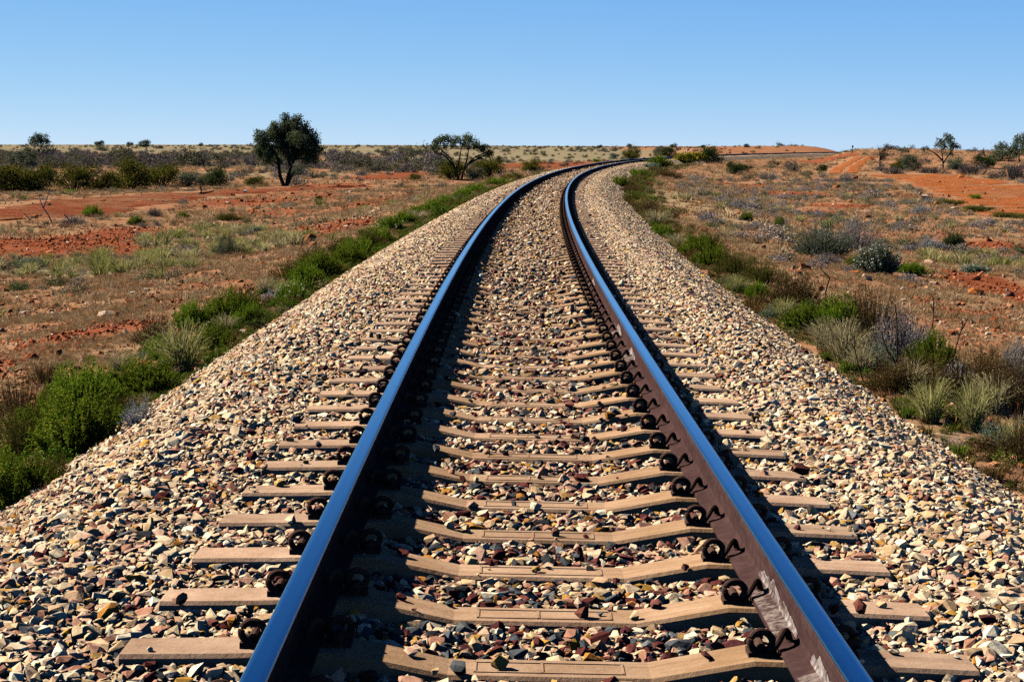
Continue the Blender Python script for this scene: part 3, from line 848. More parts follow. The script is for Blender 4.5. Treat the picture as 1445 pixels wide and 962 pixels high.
A('grass_tussock', 'tuft', 'straw', 168, 525, 46, .9, 'dry tan grass tuft left of the large pale green tussock', 'grass')
A('saltbush', 'salt', 'sage', 205, 508, 44, .6, 'flat sage green saltbush behind the large pale grass tussock', 'shrub', GL)
A('shrub', 'sprig', 'green', 302, 498, 72, .85, 'compact dark green shrub right behind the large pale grass tussock', 'shrub', GL)
A('shrub', 'brush', 'brown', 222, 490, 78, .85, 'dark brown dry shrub left of the bright green pair', 'shrub', GL, 'dark')
A('shrub', 'sprig', 'bright', 272, 468, 66, .9, 'bright green shrub beside the dark brown dry one', 'shrub', GL)
A('shrub', 'sprig', 'green', 325, 462, 84, .9, 'rounded mid green shrub touching the dead twig heap', 'shrub', GL)
A('shrub', 'fine', 'olive', 345, 440, 60, .9, 'thin olive shrub behind the dead twig heap', 'shrub', GL)
A('dead_brush', 'dark_twig', None, 383, 462, 76, 1.0, 'heap of black dead twigs spilling onto the ballast edge', 'dead twigs', None, 'dark')
A('grass_tussock', 'tuft', 'straw', 374, 415, 40, .9, 'dry straw tuft behind the dead twig heap', 'grass')
A('shrub', 'sprig', 'bright', 412, 428, 56, .75, 'green shrub topped with white flower clusters beside the dead twig heap', 'shrub', GL, 'green', ('white', 60, .05))
A('shrub', 'fine', 'olive', 415, 400, 70, .8, 'first olive shrub of the dark hedge beyond the white flowered one', 'shrub', GL)
A('shrub', 'sprig', 'green', 452, 394, 74, .75, 'green shrub in the front of the dark olive hedge', 'shrub', GL)
A('shrub', 'fine', 'olive', 445, 378, 66, .8, 'olive shrub at the back of the dark hedge', 'shrub', GL)
A('shrub', 'sprig', 'green', 490, 376, 62, .8, 'green shrub in the middle of the dark olive hedge', 'shrub', GL)
A('shrub', 'fine', 'olive', 482, 360, 54, .8, 'olive shrub behind the middle of the dark hedge', 'shrub', GL)
A('shrub', 'fine', 'olive', 522, 352, 54, .9, 'last olive shrub at the far end of the dark hedge', 'shrub', GL)
A('shrub', 'sprig', 'bright', 552, 326, 44, .7, 'small shrub with pale flowers past the end of the dark hedge', 'shrub', GL, 'green', ('white', 40, .045))
A('shrub', 'sprig', 'bright', 572, 316, 38, .7, 'bright green low shrub past the pale flowered one', 'shrub', GL)
A('grass_tussock', 'tuft', 'straw', 590, 312, 40, .6, 'straw tuft between bright low shrubs on the outer ballast foot', 'grass')
A('shrub', 'sprig', 'bright', 612, 300, 40, .65, 'bright shrub nearest to the straw tuft on its far side', 'shrub', GL)
A('saltbush', 'salt', 'sage', 640, 288, 42, .6, 'sage green saltbush on the outer ballast foot before the spreading tree', 'shrub', GL)
A('shrub', 'sprig', 'bright', 672, 272, 40, .5, 'flat bright green shrub in front of the spreading tree', 'shrub', GL)
A('shrub', 'sprig', 'bright', 700, 262, 36, .45, 'flat bright green shrub right of the spreading tree', 'shrub', GL)
A('shrub', 'bush', 'oliveb', 722, 256, 30, .5, 'low yellow green bush right of the spreading tree on the ballast foot', 'shrub', GL)
A('shrub', 'sprig', 'green', 62, 632, 110, .85, 'green shrub squeezed between the biggest deep green one and the dry brown one', 'shrub', GL)
A('shrub', 'fine', 'olive', 168, 590, 70, .85, 'olive shrub just behind the pale silver saltbush', 'shrub', GL)
A('shrub', 'sprig', 'bright', 152, 560, 70, .8, 'small bright green shrub between the silver saltbush and the bright bushy one', 'shrub', GL)
A('shrub', 'sprig', 'bright', 236, 508, 62, .8, 'bright green shrub just behind the large pale tussock on its left', 'shrub', GL)
A('shrub', 'sprig', 'bright', 352, 462, 60, .8, 'bright green shrub pressed against the left of the dead twig heap', 'shrub', GL)
A('shrub', 'sprig', 'bright', 432, 408, 64, .75, 'bright green shrub at the very front of the dark olive hedge', 'shrub', GL)
A('shrub', 'sprig', 'bright', 508, 366, 56, .8, 'bright green shrub past the middle of the dark olive hedge', 'shrub', GL)
A('shrub', 'sprig', 'bright', 534, 346, 48, .8, 'bright green shrub beside the last olive one of the hedge', 'shrub', GL)
A('shrub', 'sprig', 'bright', 590, 306, 40, .6, 'low bright shrub just behind the straw tuft on the ballast foot', 'shrub', GL)
A('shrub', 'sprig', 'bright', 628, 292, 42, .6, 'low bright shrub left of the sage saltbush on the ballast foot', 'shrub', GL)
A('shrub', 'sprig', 'bright', 655, 280, 40, .5, 'low bright shrub right of the sage saltbush on the ballast foot', 'shrub', GL)
# ---- strip along the right foot of the ballast
A('dead_brush', 'dark_twig', None, 1420, 690, 110, .8, 'tangle of dark dead twigs on the ballast foot at the picture edge', 'dead twigs', None, 'dark')
A('dead_brush', 'twig', None, 1352, 634, 84, .5, 'bleached grey twigs lying on the ballast under the pale grasses', 'dead twigs', None, 'grey')
A('shrub', 'brush', 'brown', 1440, 655, 80, 1.22, 'brown dry shrub over the dark twig tangle', 'shrub', GR, 'dark')
A('saltbush', 'salt', 'sage', 1405, 638, 70, 1.10, 'sage green saltbush beneath the brown dry shrubs', 'shrub', GR)
A('grass_tussock', 'tuft', 'pale', 1312, 600, 76, 1.34, 'pale green grass tussock leaning over the ballast, front one of a pair', 'grass')
A('grass_tussock', 'tuft', 'pale', 1374, 612, 74, 1.52, 'tall pale green grass tussock with feathery tips, rear one of a pair', 'grass')
A('shrub', 'brush', 'brown', 1344, 570, 90, 1.22, 'dark brown dry shrub behind the pair of pale tussocks', 'shrub', GR, 'dark')
A('shrub', 'brush', 'brown', 1425, 590, 110, 1.34, 'broad rust brown dry shrub behind the tall pale tussock', 'shrub', GR, 'dark')
A('shrub', 'brush', 'lilac', 1436, 545, 70, 1.46, 'lilac grey brush behind the broad rust brown shrub', 'shrub', GR, 'grey')
A('shrub', 'fine', 'brown', 1262, 560, 84, 1.10, 'low brown shrub at the foot of the tall dead stems', 'shrub', GR, 'dark')
A('shrub', 'sprig', 'green', 1316, 528, 76, 1.10, 'deep green shrub among the dead stems', 'shrub', GR)
A('shrub', 'brush', 'lilac', 1268, 520, 120, 1.16, 'big lilac grey brush pierced by tall dead stems', 'shrub', GR, 'grey')
A('saltbush', 'salt', 'sage', 1240, 528, 64, 1.34, 'grey green saltbush in front of the big lilac brush', 'shrub', GR)
A('grass_tussock', 'tuft', 'straw', 1192, 515, 84, 1.16, 'large straw grass tussock touching the ballast below the bright green shrub', 'grass')
A('grass_tussock', 'tuft', 'straw', 1162, 496, 60, 1.10, 'smaller straw tussock beside the large one', 'grass')
A('shrub', 'sprig', 'bright', 1184, 474, 84, 0.92, 'bright green shrub behind the straw tussocks', 'shrub', GR)
A('shrub', 'brush', 'brown', 1226, 478, 84, 1.34, 'brown shrub with grey seed heads right of the bright green one', 'shrub', GR, 'dark')
A('shrub', 'sprig', 'green', 1134, 470, 58, 0.98, 'green shrub at the ballast edge left of the straw tussocks', 'shrub', GR)
A('saltbush', 'salt', 'sage', 1088, 450, 34, 1.10, 'tiny blue green saltbush at the ballast edge', 'shrub', GR)
A('grass_tussock', 'tuft', 'pale', 1106, 452, 44, 1.10, 'pale tuft beside the tiny blue green saltbush', 'grass')
A('shrub', 'fine', 'brown', 1118, 436, 92, 0.92, 'broad dark brown shrub behind the tiny blue green saltbush', 'shrub', GR, 'dark')
A('shrub', 'sprig', 'bright', 1070, 424, 40, 0.85, 'small bright green shrub at the ballast edge left of the dark brown one', 'shrub', GR)
A('grass_tussock', 'tuft', 'pale', 1040, 415, 46, .9, 'pale grass tussock at the ballast edge before the small bright shrub', 'grass')
A('shrub', 'fine', 'olive', 1074, 404, 72, .85, 'olive brown shrub behind the small bright one', 'shrub', GR)
A('shrub', 'fine', 'olive', 1034, 390, 66, .85, 'olive shrub behind the pale tussock in the inner hedge', 'shrub', GR)
A('shrub', 'sprig', 'green', 1006, 378, 58, .8, 'mid green shrub of the inner hedge, front row', 'shrub', GR)
A('shrub', 'sprig', 'green', 984, 362, 56, .8, 'dark green shrub of the inner hedge beyond the mid green one', 'shrub', GR)
A('shrub', 'fine', 'olive', 1000, 352, 50, .8, 'olive shrub at the back of the inner hedge', 'shrub', GR)
A('grass_tussock', 'tuft', 'straw', 955, 350, 40, .8, 'straw tuft at the near end of the inner hedge', 'grass')
A('shrub', 'sprig', 'bright', 934, 336, 38, .7, 'bright green shrub beside the tan bare bank', 'shrub', GR)
A('grass_tussock', 'tuft', 'straw', 926, 318, 46, .7, 'pale straw grass at the foot of the tan bare bank', 'grass')
A('shrub', 'fine', 'brown', 914, 304, 46, .7, 'brown shrub left of the tan bare bank', 'shrub', GR, 'dark')
A('shrub', 'fine', 'olive', 893, 292, 44, .85, 'olive brown shrub on the inside of the bend', 'shrub', GR)
A('shrub', 'fine', 'brown', 890, 276, 40, .7, 'dark brown shrub on the inside of the bend', 'shrub', GR, 'dark')
A('shrub', 'sprig', 'green', 876, 264, 34, .7, 'dark green shrub on the inside of the bend', 'shrub', GR)
A('shrub', 'sprig', 'bright', 900, 252, 34, .6, 'light green shrub where the rails swing away', 'shrub', GR)
A('shrub', 'fine', 'brown', 940, 252, 50, .45, 'low brown shrub on the bank behind the light green one', 'shrub', GR, 'dark')
A('shrub', 'sprig', 'green', 928, 236, 40, .6, 'green shrub beside the far bend of the rails', 'shrub', GR)
A('saltbush', 'lowbush', 'sage', 918, 240, 26, .8, 'sage bush at the far bend of the rails', 'shrub', GR)
A('flowering_bush', 'lowbush', 'oliveb', 966, 232, 30, .9, 'bush covered in yellow flowers near the far bend', 'shrub', None, 'dark', ('yellow', 170, .09))
A('flowering_bush', 'lowbush', 'oliveb', 984, 229, 24, .9, 'smaller yellow flowered bush beside the dark round bush', 'shrub', None, 'dark', ('yellow', 130, .09))
A('bush', 'bush', 'dark', 1003, 230, 38, .8, 'dark round bush standing against the far embankment', 'bush')
A('bush', 'bush', 'dark', 1036, 246, 24, 1.0, 'dark green upright bush below the far embankment', 'bush')
A('bush', 'lowbush', 'dark', 1050, 243, 26, .7, 'low dark bush beside the upright one below the far embankment', 'bush')
A('bush', 'bush', 'oliveb', 890, 224, 26, .8, 'round olive bush standing alone beyond the outer rail at the bend', 'bush')
A('bush', 'bush', 'dark', 945, 222, 24, .8, 'dark bush beyond the outer rail near the white marker post', 'bush')
A('bush', 'lowbush', 'sage', 866, 225, 14, 1.0, 'small green bush next to the round olive one beyond the rail', 'bush')
A('bush', 'lowbush', 'bright', 843, 229, 14, .7, 'tiny bright green bush beyond the outer rail before the bend', 'bush')
A('bush', 'bush', 'oliveb', 752, 244, 32, .75, 'olive bush on red soil beyond the outer rail', 'bush')
A('grass_tussock', 'tuft', 'straw', 1404, 590, 84, 1.1, 'dry straw tussock right of the tall pale one, half behind it', 'grass')
A('grass_tussock', 'tuft', 'straw', 1284, 556, 66, 1.0, 'straw tussock at the foot of the upright forked dead stem', 'grass')
A('grass_tussock', 'tuft', 'straw', 1216, 528, 62, 1.0, 'straw tussock right of the large one touching the ballast', 'grass')
A('grass_tussock', 'tuft', 'pale', 1430, 640, 70, 1.0, 'pale tussock over the dark twig tangle at the picture edge', 'grass')
A('saltbush', 'salt', 'grey', 1352, 548, 70, 1.0, 'silver grey saltbush in the brown tangle behind the pair of pale tussocks', 'shrub', GR)
A('saltbush', 'salt', 'grey', 1290, 505, 74, 1.1, 'silver grey saltbush inside the big lilac brush', 'shrub', GR)
A('shrub', 'fine', 'brown', 1392, 548, 80, 1.1, 'brown twiggy shrub between two silver grey ones near the picture edge', 'shrub', GR, 'dark')
A('saltbush', 'salt', 'lilac', 1440, 520, 64, 1.1, 'lilac grey saltbush at the picture edge above the brown tangle', 'shrub', GR)
A('shrub', 'brush', 'brown', 1300, 548, 80, 1.0, 'brown brush under the deep green shrub among the dead stems', 'shrub', GR, 'dark')
A('shrub', 'sprig', 'green', 1150, 462, 56, .9, 'green shrub behind the smaller straw tussock', 'shrub', GR)
A('dead_brush', 'twig', None, 1280, 540, 70, .9, 'bare grey twigs standing in front of the big lilac brush', 'dead twigs', None, 'grey')
A('dead_brush', 'twig', None, 1410, 618, 80, .8, 'bare grey twigs between the sage saltbush and the brown shrubs', 'dead twigs', None, 'grey')
A('saltbush', 'salt', 'grey', 240, 520, 46, .7, 'pale saltbush in front of the large pale grass tussock', 'shrub', GL)
A('grass_tussock', 'tuft', 'straw', 318, 470, 44, .9, 'straw tuft poking out between the green shrubs before the twig heap', 'grass')
A('grass_tussock', 'tuft', 'pale', 398, 420, 40, .9, 'pale tuft left of the white flower clusters', 'grass')
A('saltbush', 'salt', 'grey', 384, 424, 34, .8, 'small silver saltbush left of the white flower clusters', 'shrub', GL)
# ---- plain on the right
A('flowering_bush', 'sprig', 'greyg', 1238, 388, 74, .85, 'rounded bush dusted with white flowers on the plain', 'shrub', None, 'dark', ('white', 260, .035))
A('shrub', 'sprig', 'green', 1206, 380, 36, .75, 'small green shrub touching the white flowered bush', 'shrub')
A('shrub', 'fine', 'greyg', 1158, 366, 96, .85, 'wide dark grey green broom-like bush left of the white flowered one', 'shrub', None, 'grey')
A('shrub', 'brush', 'lilac', 1205, 356, 76, 1.0, 'lilac grey brush behind the white flowered bush', 'shrub', None, 'grey')
A('shrub', 'brush', 'lilac', 1170, 374, 40, .7, 'small grey brush before the broom-like bush', 'shrub', None, 'grey')
A('saltbush', 'salt', 'grey', 1312, 353, 42, .9, 'silver saltbush beside a dark one on the plain', 'shrub')
A('shrub', 'sprig', 'dark', 1346, 352, 40, .8, 'dark green shrub beside the silver saltbush', 'shrub')
A('saltbush', 'salt', 'grey', 1300, 303, 36, .8, 'pale grey dead-looking saltbush below the rocks by the orange road', 'shrub')
A('grass_tussock', 'tuft', 'pale', 1362, 376, 34, .9, 'yellow green tussock on the plain beyond the dead stems', 'grass')
A('saltbush', 'lowbush', 'sage', 1378, 386, 46, .6, 'flat sage bush with pale heads in front of the yellow green tussock', 'shrub', None, 'green', ('white', 30, .05))
A('shrub', 'sprig', 'bright', 1285, 388, 56, .45, 'low yellow green shrub right of the white flowered bush', 'shrub')
A('shrub', 'sprig', 'green', 1100, 322, 20, 1.2, 'small dark green shrub among grey herbs on the plain', 'shrub')
A('shrub', 'sprig', 'green', 1054, 312, 20, .9, 'small green shrub near the edge of the bare bank', 'shrub')
A('dead_brush', 'dark_twig', None, 1062, 345, 56, .7, 'dark fallen dead branch lying beyond the inner hedge', 'dead twigs', None, 'dark')
A('grass_tussock', 'tuft', 'straw', 1022, 340, 36, .8, 'straw tussock beside the fallen dead branch', 'grass')
A('shrub', 'salt', 'sage', 1116, 340, 30, .8, 'sage green low shrub next to the broom-like bush', 'shrub')
A('bush', 'bush', 'dark', 1160, 242, 16, .8, 'lone small dark bush left of the two-rut track', 'bush')
A('bush', 'brush', 'lilac', 1193, 258, 24, 1.0, 'round grey bush at the foot of the two-rut track', 'bush', None, 'grey')
A('bush', 'brush', 'lilac', 1085, 254, 34, .6, 'low grey bush on the plain before the far embankment', 'bush', None, 'grey')
A('bush', 'bush', 'oliveb', 1268, 240, 28, .75, 'olive bush between the bare tree and the grey green one', 'bush')
A('bush', 'bush', 'greyg', 1286, 242, 28, 1.05, 'grey green rounded bush beside the olive one', 'bush')
A('bush', 'brush', 'purple', 1262, 246, 34, .5, 'low purple grey brush under the bare tree', 'bush', None, 'dark')
A('bush', 'brush', 'purple', 1316, 245, 44, .45, 'low purple grey brush under the leafy tree by the orange road', 'bush', None, 'dark')
A('bush', 'bush', 'greyg', 1350, 240, 30, .75, 'grey green bush right of the leafy tree by the orange road', 'bush')
A('bush', 'brush', 'purple', 1372, 247, 50, .6, 'broad purple grey brush at the road side', 'bush', None, 'dark')
A('bush', 'bush', 'dark', 1390, 238, 34, .75, 'dark green bush behind the broad purple brush', 'bush')
A('bush', 'bush', 'greyg', 1412, 228, 38, .6, 'grey green bush under the tall trees at the picture edge', 'bush')
A('bush', 'brush', 'purple', 1428, 254, 56, .7, 'tangled purple grey brush at the picture edge over the road', 'bush', None, 'dark')
A('bush', 'lowbush', 'olive', 1340, 290, 44, .35, 'olive low growth on the near road verge', 'bush')
A('bush', 'lowbush', 'olive', 1380, 300, 50, .35, 'olive low growth farther along the near road verge', 'bush')
A('bush', 'lowbush', 'olive', 1428, 308, 54, .35, 'olive low growth at the picture edge on the road verge', 'bush')
A('bush', 'lowbush', 'bright', 1376, 282, 18, .8, 'bright green tuft-like bush on the road edge', 'bush')
# ---- plain on the left
A('shrub', 'sprig', 'bright', 130, 306, 32, .75, 'bright green rounded shrub beside the fallen dead branch', 'shrub')
A('saltbush', 'salt', 'sage', 40, 380, 50, .75, 'blue green rounded shrub standing alone in pale grass', 'shrub')
A('dead_brush', 'dark_twig', None, 72, 322, 60, .7, 'dark heap of dead branches before the red road', 'dead twigs', None, 'dark')
A('shrub', 'brush', 'lilac', 105, 318, 40, .5, 'grey brush at the end of the dead branch heap', 'shrub', None, 'grey')
A('saltbush', 'salt', 'lilac', 200, 335, 24, .6, 'first small lilac grey saltbush of a low row on red soil', 'shrub')
A('saltbush', 'salt', 'lilac', 246, 336, 32, .7, 'second lilac grey saltbush, largest of the low row', 'shrub')
A('saltbush', 'salt', 'lilac', 270, 334, 20, .7, 'third lilac grey saltbush at the end of the low row', 'shrub')
A('shrub', 'sprig', 'green', 192, 318, 26, .7, 'small green shrub before the pale grass belt', 'shrub')
A('shrub', 'fine', 'olive', 320, 312, 46, .5, 'low olive shrub at the back of the grass belt', 'shrub')
A('shrub', 'sprig', 'green', 258, 308, 22, .6, 'tiny green shrub left of the low olive one', 'shrub')
A('grass_tussock', 'tuft', 'pale', 285, 330, 44, .6, 'pale grass tussock in the middle of the grass belt', 'grass')
A('grass_tussock', 'tuft', 'pale', 268, 380, 50, .5, 'yellow green tussock before the grey green shrub', 'grass')
A('shrub', 'brush', 'greyg', 322, 362, 50, .9, 'grey green brush at the foot of the orange earth cut', 'shrub', None, 'grey')
A('saltbush', 'lowbush', 'sage', 355, 330, 28, .7, 'sage shrub beyond the orange earth cut', 'shrub')
A('shrub', 'sprig', 'green', 228, 344, 22, .8, 'small green shrub below the lilac row', 'shrub')
A('shrub', 'brush', 'purple', 218, 306, 22, 1.0, 'dead-looking dark little shrub on the stony red ground', 'shrub', None, 'dark')
for px, py, w, h, m, lab in [(14, 272, 84, .62, 'oliveb', 'olive bush at the picture edge in the long roadside row'), (48, 271, 62, .8, 'oliveb', 'second olive bush from the picture edge in the roadside row'),
      (104, 270, 54, .85, 'oliveb', 'olive bush right of the bare black tree'), (144, 269, 56, .75, 'oliveb', 'low olive bush in the middle of the roadside row'), (184, 267, 62, .9, 'oliveb', 'tallest olive bush in the roadside row'),
      (228, 265, 52, .85, 'oliveb', 'olive bush just past the tallest one in the roadside row'), (268, 264, 42, .6, 'greyg', 'grey green bush past the olive roadside row'), (300, 263, 42, .8, 'dark', 'dark green bush near the small black dead tree'),
      (362, 263, 36, .5, 'olive', 'low green bush at the left foot of the big dark tree'), (636, 254, 44, .8, 'oliveb', 'olive bush under the spreading tree'), (690, 252, 46, .75, 'oliveb', 'olive bush right beside the spreading tree'),
      (668, 253, 30, .8, 'greyg', 'grey green bush between the spreading tree and the olive bush'), (704, 232, 12, 1.2, 'dark', 'small dark upright bush behind the olive bush'), (585, 256, 18, .8, 'olive', 'small green bush left of the spreading tree'),
      (450, 283, 12, .7, 'dark', 'tiny dark shrub on the stony red rise'), (415, 250, 26, .8, 'greyg', 'grey green bush behind the trunk of the big dark tree')]:
    A('bush', 'bush', m, px, py, w, h, lab, 'bush', None, 'dark')
A('bush', 'lowbush', 'bright', 100, 272, 18, .5, 'tiny green bush in front of the roadside row', 'bush')
for px, py, w, lab in [(992, 209, 8, 'lone round tree on the skyline above the far bend'), (888, 208.5, 9, 'dark speck of bush on the skyline behind the round olive bush'), (950, 208.5, 10, 'pair-like low bush on the skyline left of the lone round tree'),
                       (1054, 208.5, 9, 'small bush on the crest of the red ridge'), (140, 206.5, 14, 'dark bush on the skyline right of the umbrella tree'), (183, 206.5, 10, 'skyline bush above the middle of the scrub'), (283, 206.5, 8, 'skyline bush nearest to the big dark tree'), (204, 208, 18, 'dark bush just under the skyline'), (846, 209, 8, 'tiny skyline bush left of the round olive bush')]:
    A('bush', 'bush', 'dark', px, py, w, .75, lab, 'bush', None, 'dark')

# ------------------------------------------------------------------ trees
def tree(name, px, py, trunks, clumps, leafmat, L, per, label, depthk=.8, r0=1.6, barkm='bark', seed=1, cat='tree'):
    """trunks and leaf clumps in photograph pixels from the foot; the crown is given depth of its own"""
    g = np.random.default_rng(seed)
    p = at(px, py); k = m_per_px(p)
    root = bpy.data.objects.new(name, None); COL.objects.link(root); root.location = (p[0], p[1], p[2] - .05)
    tag(root, label, cat)
    paths, radii, nodes = [], [], []
    ymax = max(c[1] for c in clumps) if clumps else 1
    for tr in trunks:
        pts = [(x * k, (g.normal(0, .04) + (.25 * (x / 20.0) * g.normal())) * y * k, y * k) for x, y in tr]
        P = bez(pts, 14); paths.append(P); rr = np.linspace(r0, r0 * .35, 14) * k; radii.append(rr)
        for q, r in zip(P[4:], rr[4:]): nodes.append((q, r))
    cl = []
    for (x, z, r) in clumps:
        half = math.sqrt(max(1 - (x / 60.0) ** 2, .2)) * 26 * depthk
        cl.append(((x * k, g.uniform(-half, half) * k, z * k), r * k))
    for (c, r) in cl:
        c = np.array(c)
        q, qr = min(nodes, key=lambda nd: np.linalg.norm(nd[0] - c) + (2.0 if nd[0][2] > c[2] - .1 * k else 0))
        mid = q * .5 + c * .5 + g.normal(0, .06, 3) * np.linalg.norm(c - q); mid[2] = q[2] * .6 + c[2] * .4
        P = bez([q, mid, c], 14); paths.append(P); radii.append(np.linspace(max(qr * .7, .3 * k), .22 * k, 14))
        for _ in range(5):
            e = c + unit(g.normal(size=3)) * r * .9; j = P[g.integers(7, 14)]
            paths.append(bez([j, (j + e) / 2 + g.normal(0, .08 * r, 3), e], 14)); radii.append(np.linspace(.3 * k, .10 * k, 14))
    V, Q = tubes(paths, radii, 6)
    link('trunk', mesh_np('trunk', V, Q, TWIG[barkm], True), root)
    if clumps and per:
        Cs = []
        for (c, r) in cl:
            ns = 7
            sub = np.array(c) + unit(g.normal(size=(ns, 3))) * r * g.uniform(.35, .95, (ns, 1))
            n = int(per * (r / (10 * k)) ** 2)
            pick = g.integers(0, ns, n)
            Cs.append(sub[pick] + np.clip(g.normal(0, 1, (n, 3)), -1.7, 1.7) * r * .36)
        C = np.concatenate(Cs)
        V, Q = diamonds(C, g.normal(size=C.shape) + np.array([0, 0, -.2]), L * k * g.uniform(.6, 1.3, len(C)), L * k * .42, g)
        link('crown', mesh_np('crown', V, Q, LEAF[leafmat]), root)
    return root
tree('mulga_tree', 404, 263,
     [[(0, 0), (4, 18), (5, 40), (2, 62), (-2, 80)], [(-3, 0), (-9, 18), (-10, 40), (-20, 58)], [(1, 4), (6, 26), (16, 46), (28, 60)], [(0, 2), (12, 22), (4, 14), (-14, 30), (-28, 38)][:2]],
     [(-1, 98, 6), (15, 88, 10), (2, 86, 10), (-18, 82, 9), (-34, 72, 9), (-8, 75, 14), (13, 72, 14), (30, 78, 11), (41, 64, 9), (-26, 62, 12), (-5, 58, 14), (20, 55, 14), (36, 50, 10), (48, 54, 6), (-38, 54, 8), (-20, 46, 9), (30, 40, 7), (-12, 38, 7), (-34, 44, 6), (38, 72, 9), (-2, 68, 12), (24, 66, 12), (-30, 36, 6), (2, 46, 9), (14, 44, 8), (-30, 46, 9), (-40, 64, 6), (-24, 54, 10), (26, 46, 9), (40, 42, 7), (-16, 72, 11), (4, 82, 11)],
     'mulga', 3.2, 760, 'largest dark green tree with several black stems beyond the red road', .9, 3.2, seed=4)
tree('acacia_tree', 648, 254,
     [[(0, 0), (-6, 16), (-12, 30), (-28, 46)], [(-4, 12), (0, 28), (4, 50)], [(3, 0), (8, 16), (22, 32), (40, 40)], [(7, 14), (11, 30), (14, 46)], [(-8, 20), (-20, 34), (-34, 38)], [(14, 24), (26, 30), (36, 30)]],
     [(-34, 50, 6), (-26, 57, 7), (-14, 55, 6), (-4, 58, 6), (5, 54, 8), (14, 58, 7), (21, 52, 7), (30, 43, 6), (40, 40, 6), (-32, 42, 4), (27, 34, 4), (-20, 48, 4), (44, 36, 4), (12, 48, 5), (-30, 54, 6), (-20, 58, 6), (-8, 50, 5), (8, 58, 6), (26, 48, 6), (34, 46, 5), (-38, 46, 4), (46, 40, 4)],
     'mulga', 3.0, 560, 'spreading open-crowned tree with bare forked limbs beside the outer ballast foot', .7, 1.7, seed=7)
tree('umbrella_tree', 55, 226, [[(0, 0), (0, 10), (-1, 22)], [(0, 12), (4, 20), (8, 26)]],
     [(-9, 28, 5), (-2, 31, 6), (6, 30, 6), (10, 27, 4), (-4, 26, 5), (3, 26, 5), (-11, 25, 3)], 'mulga', 2.6, 900, 'small umbrella-shaped tree rising over the skyline scrub', .5, .9, seed=3)
tree('bushy_tree', 33, 241, [[(0, 0), (1, 8), (-1, 16)], [(0, 2), (-8, 10), (-12, 14)]],
     [(-14, 14, 6), (-8, 22, 7), (2, 26, 7), (9, 20, 7), (12, 13, 6), (-3, 16, 8), (5, 11, 6), (-18, 19, 4)], 'greyg', 2.8, 620, 'grey green bushy tree standing before the umbrella tree', .6, 1.0, seed=9)
tree('acacia_tree', 1331, 238, [[(0, 0), (-1, 14), (-3, 34)], [(0, 8), (8, 20), (16, 32)], [(-2, 12), (-14, 22), (-24, 27)]],
     [(-6, 40, 6), (2, 44, 6), (9, 40, 6), (17, 34, 6), (23, 31, 4), (-20, 29, 3), (-2, 33, 6), (-26, 28, 3), (11, 31, 5), (14, 22, 4), (-10, 34, 4)], 'greyg', 2.8, 620, 'leafy tree with gappy grey green crown beside the orange road', .6, 1.3, seed=12)
tree('acacia_tree', 1413, 226, [[(0, 0), (0, 10), (1, 18)]], [(0, 22, 5), (-6, 18, 4), (6, 19, 5), (1, 16, 4)], 'greyg', 2.6, 800, 'small round-crowned tree left of the trees cut by the picture edge', .5, .8, seed=14)
tree('acacia_tree', 1438, 230, [[(0, 0), (0, 12), (2, 28)]], [(-6, 24, 7), (0, 32, 6), (8, 36, 8), (-4, 14, 7), (10, 24, 9), (16, 32, 8), (4, 18, 8), (-10, 18, 6)], 'greyg', 2.8, 750, 'dense grey green tree cut by the picture edge', .6, 1.1, seed=15)

def bare_tree(name, px, py, hpx, label, seed, matn='bark', nb=3, depth=3, n=3, lean=.35):
    g = np.random.default_rng(seed); p = at(px, py); k = m_per_px(p); h = hpx * k; out = []
    for i in range(n):
        d = np.array([g.normal(0, lean), g.normal(0, lean), 1.0]); d /= np.linalg.norm(d)
        twig_paths(g, (0, 0, 0), d, h * .5, .9 * k, depth, out, nb, .3, .28)
    V, Q = tubes([a for a, b in out], [np.maximum(b, .10 * k) for a, b in out], 5)
    V *= h / V[:, 2].max()
    root = bpy.data.objects.new(name, None); COL.objects.link(root); root.location = (p[0], p[1], p[2] - .04)
    tag(root, label, 'dead tree')
    link('trunk', mesh_np('trunk', V, Q, TWIG[matn]), root)
bare_tree('dead_tree', 70, 264, 46, 'bare black forked tree in the olive roadside row', 2, 'bark', 3, 2, 2)
bare_tree('dead_tree', 1243, 240, 37, 'bare twiggy tree at the foot of the two-rut track', 5, 'bark', 4, 3, 3, .2)
bare_tree('dead_tree', 304, 248, 40, 'bare black little tree behind the dark green roadside bush', 8, 'bark', 3, 2, 2, .5)
bare_tree('dead_tree', 1391, 222, 14, 'small bare tree on the skyline left of the round-crowned tree', 9, 'bark', 3, 2, 2)
bare_tree('dead_tree', 135, 268, 30, 'thin dark dead tree in front of the low olive bushes', 10, 'bark', 2, 2, 2)
bare_tree('dead_tree', 555, 233, 24, 'pale grey bare tree on the plain left of the spreading tree', 12, 'grey', 3, 2, 2)

